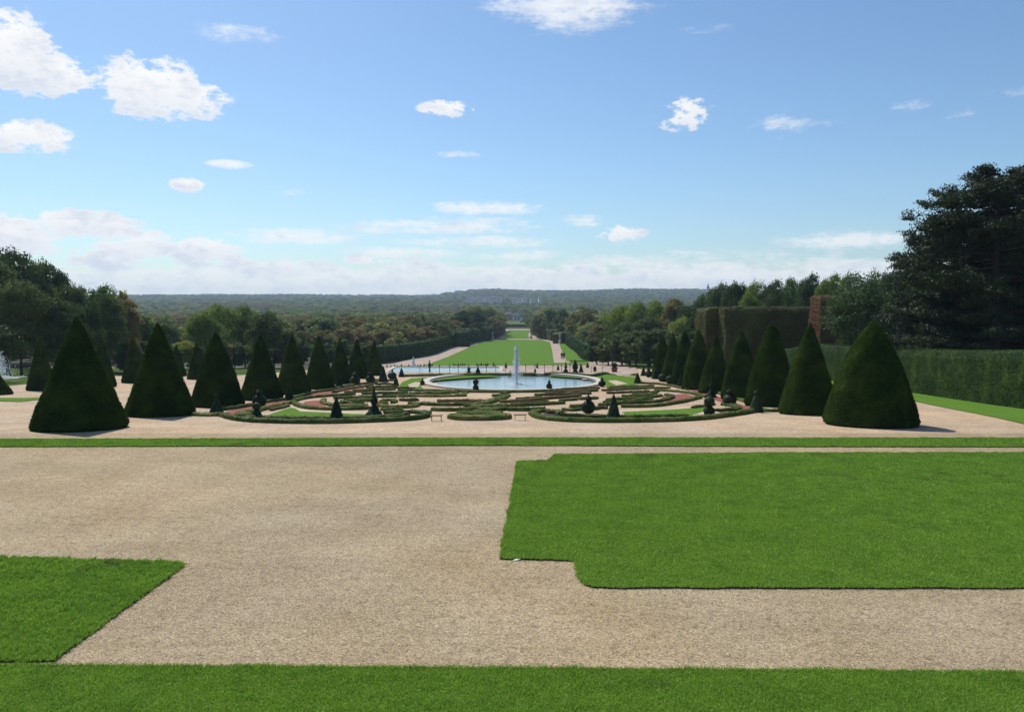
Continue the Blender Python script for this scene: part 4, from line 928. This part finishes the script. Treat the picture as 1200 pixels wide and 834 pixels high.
for i, (px, Y, ty, w, k, l) in enumerate([
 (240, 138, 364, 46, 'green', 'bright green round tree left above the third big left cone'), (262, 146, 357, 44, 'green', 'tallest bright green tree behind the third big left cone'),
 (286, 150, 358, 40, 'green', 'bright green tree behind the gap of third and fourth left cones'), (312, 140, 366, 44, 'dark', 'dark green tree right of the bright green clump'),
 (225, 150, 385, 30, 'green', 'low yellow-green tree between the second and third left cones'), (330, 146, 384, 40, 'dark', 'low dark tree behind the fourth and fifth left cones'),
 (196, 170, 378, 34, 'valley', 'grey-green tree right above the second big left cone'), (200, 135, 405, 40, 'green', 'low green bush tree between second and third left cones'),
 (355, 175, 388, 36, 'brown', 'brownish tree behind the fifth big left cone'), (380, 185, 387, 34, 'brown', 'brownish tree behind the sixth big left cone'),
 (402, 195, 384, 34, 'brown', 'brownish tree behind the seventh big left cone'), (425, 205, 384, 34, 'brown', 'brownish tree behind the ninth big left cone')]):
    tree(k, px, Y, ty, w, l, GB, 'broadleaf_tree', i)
GC = 'brownish trees behind the curving left hedge'
xs = [(448, 215, 385), (466, 222, 383), (484, 235, 384), (502, 250, 382), (517, 280, 380), (528, 320, 378), (456, 260, 376), (477, 270, 374), (497, 290, 373), (515, 320, 372), (436, 250, 378), (540, 350, 378)]
for i, (px, Y, ty) in enumerate(xs):
    tree('brown', px, Y, ty, 9500/Y*.75, f'bronzed rounded tree behind the curving left hedge, {["front", "rear"][i > 5]} row, place {i % 6+1} from the left', GC, 'chestnut_tree', i)
GD = 'tall trees framing the far lawn'
for i, (px, Y, ty, w, l) in enumerate([
 (541, 350, 364, 30, 'large dark tree at the left of the vista, leftmost of its row'), (556, 380, 362, 30, 'dark tree in the vista row left of the far lawn, second'),
 (570, 420, 362, 26, 'dark tree in the vista row left of the far lawn, third'), (583, 460, 366, 22, 'dark tree nearest the left edge of the far lawn'),
 (552, 400, 358, 30, 'big tree top rising behind the left vista row'), (576, 480, 360, 28, 'tree top just left above the pinkish house'),
 (632, 430, 366, 20, 'grey-green tree nearest the right edge of the far lawn'), (646, 400, 362, 26, 'grey-green tree above the dark right hedge wall, second'),
 (661, 360, 362, 26, 'grey-green tree above the dark square hedge block'), (622, 560, 372, 14, 'narrow dark tree closing the far lawn at its right'),
 (640, 480, 359, 26, 'rounded tree top behind the right vista row')]):
    tree('valley' if i not in (0, 1, 2, 3) else 'dark', px, Y, ty, w, l, GD, 'broadleaf_tree', i)
GE = 'trees behind the sunlit right hedge'
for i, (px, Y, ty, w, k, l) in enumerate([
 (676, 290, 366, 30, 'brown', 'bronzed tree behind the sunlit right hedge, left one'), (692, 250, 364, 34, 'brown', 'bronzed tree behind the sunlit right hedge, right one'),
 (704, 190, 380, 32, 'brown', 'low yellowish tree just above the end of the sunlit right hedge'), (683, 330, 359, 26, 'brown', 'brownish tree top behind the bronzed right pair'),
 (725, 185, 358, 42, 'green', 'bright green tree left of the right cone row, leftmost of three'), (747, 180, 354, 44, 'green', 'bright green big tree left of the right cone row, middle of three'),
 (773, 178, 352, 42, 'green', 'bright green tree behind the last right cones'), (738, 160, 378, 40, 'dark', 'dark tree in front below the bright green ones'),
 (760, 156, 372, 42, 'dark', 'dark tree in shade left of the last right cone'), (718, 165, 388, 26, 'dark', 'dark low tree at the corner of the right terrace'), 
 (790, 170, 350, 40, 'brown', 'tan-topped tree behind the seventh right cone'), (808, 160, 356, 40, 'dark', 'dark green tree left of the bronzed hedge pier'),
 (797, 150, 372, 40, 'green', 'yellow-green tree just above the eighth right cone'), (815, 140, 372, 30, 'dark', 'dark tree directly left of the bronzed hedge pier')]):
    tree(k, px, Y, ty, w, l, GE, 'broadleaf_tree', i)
GF = 'trees rising behind the tall bronzed hedge'
for i, (px, Y, ty, w, k, l) in enumerate([
 (842, 170, 333, 36, 'dark', 'dark tree over the left end of the bronzed hedge'), (862, 165, 331, 34, 'dark', 'dark tree over the bronzed hedge, second from left'),
 (884, 160, 330, 36, 'green', 'green tree over the middle of the bronzed hedge'), (906, 158, 329, 36, 'dark', 'dark tree over the bronzed hedge, right of the green one'),
 (880, 145, 344, 34, 'green', 'lower lighter tree just above the bronzed hedge top'), (926, 155, 326, 36, 'green', 'green tree over the right part of the bronzed hedge'),
 (948, 150, 322, 36, 'dark', 'highest dark tree over the right end of the bronzed hedge'), (970, 145, 322, 38, 'green', 'green tree left behind the round shrub tree'),
 (994, 140, 320, 40, 'green', 'green tree rising behind the round shrub tree'), (1022, 130, 318, 46, 'green', 'green tree between the round shrub tree and the pines'),
 (1050, 120, 315, 46, 'dark', 'dark tree left behind the great pine'), (1086, 108, 312, 50, 'dark', 'dark tree closing the gap under the great pine crown'), (826, 190, 345, 30, 'valley', 'grey-green tree left behind the bronzed hedge pier')]):
    tree(k, px, Y, ty, w, l, GF, 'broadleaf_tree', i)
GS = 'low shrubs filling the shade behind the yew cones'
BU = [(150+i*15.5, 118+i*2.6, 403+1.2*math.sin(i*2.3)-4*(i % 3 == 1), 30-i*.35) for i in range(19)]
for i, (px, Y, ty, w) in enumerate(BU):
    tree(['bush', 'bush', 'brown', 'bush', 'green'][i % 5], px, Y, ty, w, f'low shrub in the shade behind the left yew cones, place {i+1} from the left', GS, 'shrub', i, )
for i, (px, Y, ty, w) in enumerate([(700, 168, 400, 22), (713, 160, 396, 26), (729, 156, 392, 30), (746, 150, 390, 30), (762, 146, 388, 30), (779, 144, 390, 30), (796, 140, 392, 30), (812, 134, 392, 30), (832, 126, 395, 26)]):
    tree('bush', px, Y, ty-2, w*1.25, f'low bush below the trees beyond the right terrace, place {i+1} from the left', GS+' on the right', 'shrub', i)
# round shrub tree and its neighbours
KIND['shrub'] = [(crown_mesh('crown', M['shrub'], 77, H=12, rad=5.2, base=0, lobes=70, per=260, leaf=.22), trunk_mesh(12, .3, 3, M['bark']))]
def big_tree(kind, px, Y, ty, w, l, name):
    g = AT(px, Y); d = FW+UP*((CY-ty)/F); h = CAMZ+d.z/d.y*Y-g.z; o = empty(name, g, l, 'tree', None, 1.0)
    o.scale = (w*Y/F/2/5.2,)*2+(h/12,); cm, tm = KIND[kind][0]; meshobj('crown', cm, o); meshobj('trunk', tm, o)
big_tree('shrub', 1014, 88, 324, 92, 'round dense grey-green shrub tree above the hedge, left of the pines', 'shrub_tree')
big_tree('dark', 1054, 84, 350, 60, 'dark shaded tree between the round shrub tree and the pines', 'broadleaf_tree')

def pine(px, Y, ty, R0, label, seed, first=.12):
    rng = np.random.default_rng(seed); g = AT(px, Y); d = FW+UP*((CY-ty)/F); H = CAMZ+d.z/d.y*Y-g.z
    o = empty('pine_tree', g, label, 'tree', 'great dark pines at the right edge')
    parts = []; BV = []; BF = []; off = 0
    def addtube(path, rf):
        nonlocal off
        V, Fq = tube_pts(path, rf, 6); BV.extend(V); BF.extend([tuple(i+off for i in f) for f in Fq]); off += len(V)
    addtube([Vector((.25*math.sin(t*4+seed), .2*math.cos(t*3), H*.96*t)) for t in np.linspace(0, 1, 14)], lambda t: .42*(1-.85*t)+.03)
    nb = 150
    for b in range(nb):
        t = first+(1-first)*(b/nb)**.85; z = H*t*.97
        prof = np.interp(t, [0, .15, .35, .55, .75, .88, .96, 1], [.75, .95, 1.0, .95, .82, .68, .5, .2])
        L = R0*prof*rng.uniform(.72, 1.1); a = rng.uniform(0, 6.283); rise = rng.uniform(-.02, .22)*L*(.4+t)
        path = [Vector((math.cos(a)*L*s, math.sin(a)*L*s, z-.05*L*math.sin(s*3.1)+rise*s*s)) for s in np.linspace(0, 1, 6)]
        addtube(path, lambda q, r=.09*(1-.6*t)+.02: r*(1-.8*q)+.008)
        nc = int(6+L*2.3)
        for c in range(nc):
            s = rng.uniform(.28, 1.02)**.8; pc = path[0].lerp(path[-1], s)+Vector((0, 0, -.05*L*math.sin(s*3.1)-rise*s*(1-s)))
            sp = .35*L*(1.05-s*.6); pc = pc+Vector((-math.sin(a), math.cos(a), 0))*rng.uniform(-sp, sp)+Vector((0, 0, rng.uniform(-.1, .3)))
            n = int(rng.uniform(40, 75)); rr = rng.uniform(.4, .85)
            dd = rng.normal(0, 1, (n, 3)); dd /= np.linalg.norm(dd, axis=1)[:, None]; dd[:, 2] = np.abs(dd[:, 2])*np.where(rng.random(n) < .8, 1, -.6)
            P = np.array(pc)+dd*rr*rng.uniform(.3, 1.05, (n, 1))*np.array([1, 1, .55])
            parts.append(leaf_quads(P, dd, .24, .5, rng, .38, .4))
    V, Fq, tt = join(parts); meshobj('crown', mk('crown', V, Fq, M['needles'], tint=tt), o)
    meshobj('trunk', mk('trunk', BV, np.array(BF), M['bark_pine'], smooth=True), o)
pine(1165, 64, 194, 7.4, 'great dark pine at the right edge, tallest, its trunk showing', 1)
pine(1232, 70, 196, 8.0, 'great pine cut by the right edge of the view', 2)
pine(1118, 72, 262, 5.8, 'lower dark pine left of the tallest one', 3, .06)
pine(1200, 82, 240, 6.5, 'dark pine standing behind the tallest one, lower crown', 4, .06)

# ------------------------------------------------------------------ far forest: one mass, crowns set on the terrain
def corridor(x, y):
    """open ground of the vista"""
    px = x/y*F+CX
    if y < 125: return True
    if y < 400:
        l = np.interp(y, [125, 175, 210, 260, 300, 345, 400], [400, 425, 470, 505, 528, 545, 560]); r = np.interp(y, [125, 175, 200, 260, 330, 400], [780, 712, 700, 685, 672, 660])
        return l < px < r
    if y < 650: return 586 < px < 628
    if y < 1020: return 587 < px < 618
    return False
CLEAR = []    # keep a window open in front of the far houses: (px0, px1, y_from, y_to)
pts = []
rng = np.random.default_rng(5)
def scatter(y0, y1, sp, pmin, pmax):
    y = y0
    while y < y1:
        x = XW(pmin, y)
        while x < XW(pmax, y):
            xx = x+rng.uniform(-.45, .45)*sp; yy = y+rng.uniform(-.45, .45)*sp; pxx = xx/yy*F+CX
            ok = not corridor(xx, yy)
            if (175 < pxx < 450 or 690 < pxx < 830) and yy < 228: ok = False
            for a, b, c, d in CLEAR_Z:
                if a < pxx < b and c < yy < d: ok = False
            if ok: pts.append((xx, yy, T(xx, yy)-.5))
            x += sp
        y += sp*.85
CLEAR_Z = [(590, 612, 1000, 1130), (545, 640, 1560, 1800), (474, 520, 2300, 2600), (120, 160, 128, 150)]
scatter(128, 400, 8.5, -260, 790)
scatter(195, 420, 8.5, 690, 1500)
scatter(400, 900, 10, -200, 1400)
scatter(900, 1800, 13, -60, 1260)
scatter(1800, 3000, 20, -40, 1240)
scatter(3000, 3900, 24, -40, 1240)
# anything the individual trees and hedges already cover stays free
me = bpy.data.meshes.new('distant_forest'); me.from_pydata(pts, [], [])
sc = me.attributes.new('size', 'FLOAT', 'POINT'); sv = np.array([np.interp(p[1], [128, 400, 1000, 2000, 3900], [.72, .85, 1.05, 1.5, 1.7]) for p in pts])*rng.uniform(.72, 1.25, len(pts)); sc.data.foreach_set('value', sv.astype(np.float32))
ro = me.attributes.new('turn', 'FLOAT', 'POINT'); ro.data.foreach_set('value', rng.uniform(0, 6.28, len(pts)).astype(np.float32))
vi = me.attributes.new('pick', 'INT', 'POINT')
pk = []
for p in pts:
    q = mnoise.noise((p[0]*.006, p[1]*.004, 2)); r1 = rng.random()
    pk.append(4 if q+.35*r1 > .42 else (3 if q < -.35 and r1 < .5 else int(r1*3)))
vi.data.foreach_set('value', np.array(pk, dtype=np.int32))
forest = meshobj('distant_forest', me); tag(forest, 'wide wooded valley of mixed trees stretching to the hills', 'woodland', kind='stuff')
ng = bpy.data.node_groups.new('forest_scatter', 'GeometryNodeTree')
ng.interface.new_socket('Geometry', in_out='INPUT', socket_type='NodeSocketGeometry'); ng.interface.new_socket('Geometry', in_out='OUTPUT', socket_type='NodeSocketGeometry')
gi = ng.nodes.new('NodeGroupInput'); go = ng.nodes.new('NodeGroupOutput'); jg = ng.nodes.new('GeometryNodeJoinGeometry')
def named(nm, ty):
    n = ng.nodes.new('GeometryNodeInputNamedAttribute'); n.data_type = ty; n.inputs[0].default_value = nm; return n.outputs[0]
cx3 = ng.nodes.new('ShaderNodeCombineXYZ'); ng.links.new(named('turn', 'FLOAT'), cx3.inputs[2])
m2p = ng.nodes.new('GeometryNodeMeshToPoints'); ng.links.new(gi.outputs[0], m2p.inputs[0])
pick = named('pick', 'INT')
srcs = [TREES['valley'][i] for i in range(3)] + [TREES['green'][0], TREES['brown'][0]]
# one source crown per distinct mesh
seen = []
for c in TREES['valley']:
    if c.data.name not in [s.data.name for s in seen]: seen.append(c)
srcs = (seen*3)[:3]+[TREES['green'][0], TREES['brown'][0]]
for i, src in enumerate(srcs):
    oi = ng.nodes.new('GeometryNodeObjectInfo'); oi.transform_space = 'ORIGINAL'; oi.inputs['Object'].default_value = src; oi.inputs['As Instance'].default_value = True
    cmp = ng.nodes.new('FunctionNodeCompare'); cmp.data_type = 'INT'; cmp.operation = 'EQUAL'
    a = [s for s in cmp.inputs if s.enabled and s.type == 'INT']
    ng.links.new(pick, a[0]); a[1].default_value = i
    iop = ng.nodes.new('GeometryNodeInstanceOnPoints')
    ng.links.new(m2p.outputs[0], iop.inputs['Points']); ng.links.new(cmp.outputs[0], iop.inputs['Selection']); ng.links.new(oi.outputs['Geometry'], iop.inputs['Instance'])
    ng.links.new(cx3.outputs[0], iop.inputs['Rotation']); ng.links.new(named('size', 'FLOAT'), iop.inputs['Scale'])
    ng.links.new(iop.outputs[0], jg.inputs[0])
ng.links.new(jg.outputs[0], go.inputs[0])
md = forest.modifiers.new('scatter', 'NODES'); md.node_group = ng

# ------------------------------------------------------------------ far buildings
def house(px, Y, w, dep, h, wall, roof, label, group=None, name='house', lift=0, flat=False, floors=2, roofh=None):
    g = AT(px, Y); g.z += lift; o = empty(name, g, label, 'building', group, random.uniform(-.15, .15))
    meshobj('wall', box_mesh('wall', -w/2, w/2, -dep/2, dep/2, -3, h, wall), o)
    rh = roofh or (.3*w if not flat else .6)
    if flat: V = [(-w/2-.2, -dep/2-.2, h), (w/2+.2, -dep/2-.2, h), (w/2+.2, dep/2+.2, h), (-w/2-.2, dep/2+.2, h)]; V += [(x, y, z+rh) for x, y, z in V]; Fc = [(0, 1, 5, 4), (1, 2, 6, 5), (2, 3, 7, 6), (3, 0, 4, 7), (4, 5, 6, 7)]
    else:
        e = .5; V = [(-w/2-e, -dep/2-e, h-.1), (w/2+e, -dep/2-e, h-.1), (w/2+e, dep/2+e, h-.1), (-w/2-e, dep/2+e, h-.1), (-w/2+dep*.25, 0, h+rh), (w/2-dep*.25, 0, h+rh)]; Fc = [(0, 1, 5, 4), (1, 2, 5), (2, 3, 4, 5), (3, 0, 4), (3, 2, 1, 0)]
    rf = meshobj('roof', mk('roof', V, Fc, roof), o)
    if not flat: meshobj('chimney', box_mesh('chimney', w*.2, w*.2+.9, -.5, .5, h, h+rh+1.2, wall), rf)
    cols = max(2, int(w/3.2))
    for f in range(floors):
        for c in range(cols):
            xx = -w/2+w*(c+.5)/cols; zz = h*(f+.55)/floors
            meshobj('window', box_mesh('window', xx-.55, xx+.55, -dep/2-.06, -dep/2+.05, zz-.75, zz+.75, M['glass']), o)
GV = 'village houses scattered on the far slope'
house(596.5, 1010, 11, 9, 7, M['render_pink'], M['roof_tile'], 'pinkish brick house closing the long vista, left of its pair')
house(605.5, 1000, 9, 8, 6, M['render_wall'], M['roof_slate'], 'grey slate-roofed house closing the long vista, right of its pair')
house(610.5, 880, 3.2, 3, 2.6, M['render_wall'], M['roof_slate'], 'tiny white hut on the far field at the end of the vista', floors=1)
vill = [(549, 1720, 20, 11), (556, 1740, 18, 10), (563, 1800, 20, 12), (571, 1700, 16, 12), (578, 1710, 18, 11), (586, 1800, 14, 12), (552, 2000, 22, 14), (603, 1720, 14, 11), (609, 1760, 16, 11), (615, 1700, 14, 11), (624, 1780, 14, 11), (633, 1700, 11, 12)]
names = ['leftmost', 'second from left', 'third from left', 'fourth from left', 'fifth from left', 'sixth from left', 'highest', 'seventh from left', 'eighth from left', 'ninth from left', 'tenth from left', 'rightmost']
for i, (px, Y, w, h) in enumerate(vill):
    house(px, Y+random.uniform(-90, 40), w*.72, 11, h+2+random.uniform(-2, 2), M['render_wall'], [M['roof_slate'], M['roof_tile']][i % 2], f'small pale village house on the far slope, {names[i]} of the hamlet', GV, floors=2, lift=11)
for i, (px, w, h) in enumerate([(481, 34, 24), (489, 22, 30), (496, 30, 22), (504, 22, 24), (512, 40, 26)]):
    house(px, 2640, w*.8, 16, h*.75, M['render_wall' if i not in (3, 4) else 'render_pink'], M['roof_slate'], f'far hazy apartment block on the skyline left of centre, {ords[i]} from the left', 'apartment blocks on the skyline', 'apartment_block', flat=True, floors=5)
for px, Y, h, l in [(712, 2500, 14, 'tiny white house high on the right far hill'), (699, 1500, 10, 'white gable wall above the trees right of centre')]:
    house(px, Y, 12, 9, h, M['render_wall'], M['roof_slate'], l, lift=3)
g = AT(829, 2600); sp = empty('church_tower', g, 'white church tower with dark spire on the skyline above the right trees', 'church tower')
zt = CAMZ+(FW+UP*((CY-338)/F)).z/(FW+UP*((CY-338)/F)).y*2600-g.z
zs = CAMZ+(FW+UP*((CY-333.5)/F)).z/(FW+UP*((CY-333.5)/F)).y*2600-g.z
meshobj('tower', box_mesh('tower', -4, 4, -4, 4, -2, zt, M['render_wall']), sp)
V = [(-4.6, -4.6, zt+.01), (4.6, -4.6, zt+.01), (4.6, 4.6, zt+.01), (-4.6, 4.6, zt+.01), (0, 0, zs+4)]
meshobj('spire', mk('spire', V, [(0, 1, 4), (1, 2, 4), (2, 3, 4), (3, 0, 4), (3, 2, 1, 0)], M['roof_slate']), sp)

# scrap of white paper on the gravel by the lawn corner
g = U(604, 656.5); V = [(-.04, -.03, .012), (.05, -.02, .02), (.04, .04, .03), (-.03, .03, .015), (.09, .0, .016), (.10, .035, .03)]
o = meshobj('paper_scrap', mk('paper_scrap', V, [(0, 1, 2, 3), (1, 4, 5, 2)], M['paper']), None, g); tag(o, 'crumpled scrap of white paper on gravel at the lawn corner', 'litter')
sol = o.modifiers.new('t', 'SOLIDIFY'); sol.thickness = .003

# ------------------------------------------------------------------ air
me = box_mesh('haze', -3900, 3900, -80, 4700, -24, 95, bpy.data.materials.new('haze'))
hm = me.materials[0]; hm.use_nodes = True; nt = hm.node_tree; nt.nodes.remove(nt.nodes['Principled BSDF'])
pv = N(nt, 'ShaderNodeVolumePrincipled'); pv.inputs['Color'].default_value = (.62, .80, 1, 1); pv.inputs['Density'].default_value = .00015; pv.inputs['Anisotropy'].default_value = .2
nt.links.new(pv.outputs[0], nt.nodes['Material Output'].inputs['Volume'])
hz = meshobj('haze', me); tag(hz, 'pale blue summer haze filling the valley', 'haze', kind='stuff')

# ------------------------------------------------------------------ sky and sun
SUN_EL = R(50); SX, SY = -2.1, 3.4
w = bpy.data.worlds.new('World'); scene.world = w; w.use_nodes = True; nt = w.node_tree
bg = nt.nodes['Background']; bg.inputs[1].default_value = .14
sky = N(nt, 'ShaderNodeTexSky'); sky.sky_type = 'NISHITA'; sky.sun_disc = False; sky.sun_elevation = SUN_EL; sky.sun_rotation = math.atan2(SX, SY)
sky.air_density = 1.0; sky.dust_density = .6; sky.ozone_density = 1.2; sky.altitude = 100
sun = bpy.data.lights.new('sun', 'SUN'); sun.energy = 4.6; sun.angle = R(.5); sun.color = (1, .95, .87)
so = bpy.data.objects.new('sun', sun); COL.objects.link(so)
h = math.hypot(SX, SY); dv = Vector((SX/h*math.cos(SUN_EL), SY/h*math.cos(SUN_EL), math.sin(SUN_EL)))
so.rotation_euler = dv.to_track_quat('Z', 'Y').to_euler()

def math_n(op, a, b=None, c=None, clamp=False):
    n = N(nt, 'ShaderNodeMath', operation=op); n.use_clamp = clamp
    for i, v in enumerate((a, b, c)):
        if v is None: continue
        if isinstance(v, (int, float)): n.inputs[i].default_value = v
        else: nt.links.new(v, n.inputs[i])
    return n.outputs[0]
tc = N(nt, 'ShaderNodeTexCoord'); sep = N(nt, 'ShaderNodeSeparateXYZ'); nt.links.new(tc.outputs['Generated'], sep.inputs[0])
az = math_n('ARCTAN2', sep.outputs[0], sep.outputs[1]); el = math_n('ARCSINE', sep.outputs[2])
comb = N(nt, 'ShaderNodeCombineXYZ'); nt.links.new(az, comb.inputs[0]); nt.links.new(math_n('MULTIPLY', el, 1.7), comb.inputs[1])
n1 = noise_tex(nt, 22, 7, comb.outputs[0], .58); n2 = noise_tex(nt, 70, 4, comb.outputs[0], .6)
comb2 = N(nt, 'ShaderNodeCombineXYZ'); nt.links.new(az, comb2.inputs[0]); nt.links.new(math_n('MULTIPLY', el, 5.0), comb2.inputs[1])
ns = noise_tex(nt, 9, 6, comb2.outputs[0], .62)
def dirpx(px, py):
    d = (FW+Vector(((px-CX)/F, 0, 0))+UP*((CY-py)/F)).normalized(); return math.atan2(d.x, d.y), math.asin(d.z)
# clouds: (px, py, half width, half height, strength); soft ones are wispy
CL = [(6, 58, 42, 36, 1), (58, 86, 44, 20, 1), (180, 104, 54, 30, 1), (228, 116, 40, 20, .85), (28, 160, 50, 15, 1), (22, 278, 50, 22, 1), (95, 264, 54, 15, 1), (155, 288, 48, 19, .9), (120, 303, 34, 13, .8), (236, 294, 44, 15, .95),
      (725, 274, 28, 10, .85), (801, 133, 30, 18, .72), (520, 127, 30, 9, .85), (430, 306, 30, 8, .8), (330, 314, 40, 9, .8), (560, 322, 44, 9, .8), (480, 328, 40, 8, .75), (655, 318, 40, 9, .75), (760, 322, 44, 9, .75), (860, 326, 50, 9, .75), (270, 306, 26, 9, .8), (221, 217, 20, 7, .9)]
WS = [(675, 10, 95, 24, .85), (290, 40, 55, 13, .55), (537, 181, 28, 5, .9), (269, 193, 24, 5, .95), (573, 243, 66, 9, 1.0), (520, 264, 120, 10, .9), (340, 277, 70, 10, .95), (682, 258, 26, 9, .75), (918, 146, 34, 18, .5), (1065, 123, 28, 8, .42), (1130, 131, 20, 8, .42), (648, 102, 24, 6, .35), (810, 35, 40, 6, .4), (968, 148, 22, 8, .4), (344, 226, 20, 5, .45), (1180, 110, 30, 8, .35),
      (560, 284, 95, 8, .85), (470, 296, 80, 7, .8), (610, 300, 60, 7, .8), (440, 268, 44, 6, .75), (700, 306, 70, 9, .7), (840, 303, 100, 11, .7), (990, 282, 95, 12, .75), (900, 318, 160, 12, .8), (380, 312, 70, 9, .7), (240, 322, 110, 12, .8), (520, 318, 120, 11, .85)]
def blobs(lst, low=False):
    tot = bot = None
    for px, py, hw, hh, s in lst:
        a0, e0 = dirpx(px, py); sx = hw/F; sy = hh/F
        dx = math_n('MULTIPLY', math_n('SUBTRACT', az, a0), 1/sx); dy = math_n('MULTIPLY', math_n('SUBTRACT', el, e0), 1/sy)
        r2 = math_n('ADD', math_n('MULTIPLY', dx, dx), math_n('MULTIPLY', dy, dy))
        v = math_n('MULTIPLY', math_n('SUBTRACT', 1, math_n('MULTIPLY', r2, .55), clamp=True), s)
        tot = v if tot is None else math_n('MAXIMUM', tot, v)
        if low:
            q = math_n('MULTIPLY', v, math_n('MULTIPLY_ADD', dy, -.6, .35, clamp=True))
            bot = q if bot is None else math_n('MAXIMUM', bot, q)
    return (tot, bot) if low else tot
def mapr(v, a, b, c=0, d=1):
    n = N(nt, 'ShaderNodeMapRange', interpolation_type='SMOOTHSTEP'); nt.links.new(v, n.inputs[0])
    for i, q in enumerate((a, b, c, d)): n.inputs[i+1].default_value = q
    return n.outputs[0]
cu, cbot = blobs(CL, True); cw = blobs(WS)
det = math_n('ADD', math_n('MULTIPLY', n1, 1.4), math_n('MULTIPLY', n2, .9))
fcu = mapr(math_n('ADD', cu, math_n('MULTIPLY', math_n('SUBTRACT', det, 1.15), 1.5)), .33, .70)
fcu = math_n('MULTIPLY', fcu, mapr(cu, .0, .25))
fcw = math_n('MULTIPLY', mapr(math_n('ADD', cw, math_n('ADD', math_n('MULTIPLY', math_n('SUBTRACT', ns, .5), 2.0), math_n('MULTIPLY', math_n('SUBTRACT', n2, .5), 1.1))), .25, 1.05), math_n('MULTIPLY', mapr(cw, 0, .5), .8))
# cloud bank low over the horizon, thinning upward
eb = dirpx(600, 285)[1]; e1 = dirpx(600, 345)[1]
bank = mapr(el, eb, e1+.012)
bank = math_n('MULTIPLY', bank, mapr(az, -.62, -.44))
det2 = math_n('ADD', math_n('MULTIPLY', ns, .65), math_n('MULTIPLY', n1, .35))
fb = math_n('MULTIPLY', mapr(math_n('ADD', math_n('ADD', math_n('MULTIPLY', bank, .44), det2), math_n('MULTIPLY', math_n('SUBTRACT', n1, .5), .5)), .62, .84), .85)
fb = math_n('MULTIPLY', fb, mapr(bank, 0, .25))
fac = math_n('MAXIMUM', math_n('MAXIMUM', fcu, fcw), fb)
# grey undersides
shade = math_n('ADD', mapr(math_n('ADD', n1, math_n('MULTIPLY', n2, .35)), .60, .95), math_n('MULTIPLY', cbot, .75), clamp=True)
cc = N(nt, 'ShaderNodeMix', data_type='RGBA'); nt.links.new(shade, cc.inputs[0]); cc.inputs[6].default_value = (7.2, 7.2, 7.2, 1); cc.inputs[7].default_value = (5.2, 5.6, 6.3, 1)
tint = N(nt, 'ShaderNodeMix', data_type='RGBA', blend_type='MULTIPLY'); tint.inputs[0].default_value = 1; nt.links.new(sky.outputs[0], tint.inputs[6]); tint.inputs[7].default_value = (.62, .76, .87, 1)
mix = N(nt, 'ShaderNodeMix', data_type='RGBA'); nt.links.new(fac, mix.inputs[0]); nt.links.new(tint.outputs[2], mix.inputs[6]); nt.links.new(cc.outputs[2], mix.inputs[7])
nt.links.new(mix.outputs[2], bg.inputs[0])

vs = scene.view_settings; vs.view_transform = 'Standard'; vs.look = 'None'; vs.exposure = 0; vs.gamma = 1
scene.render.engine = 'CYCLES'
scene.cycles.max_bounces = 4; scene.cycles.transparent_max_bounces = 4; scene.cycles.volume_bounces = 0
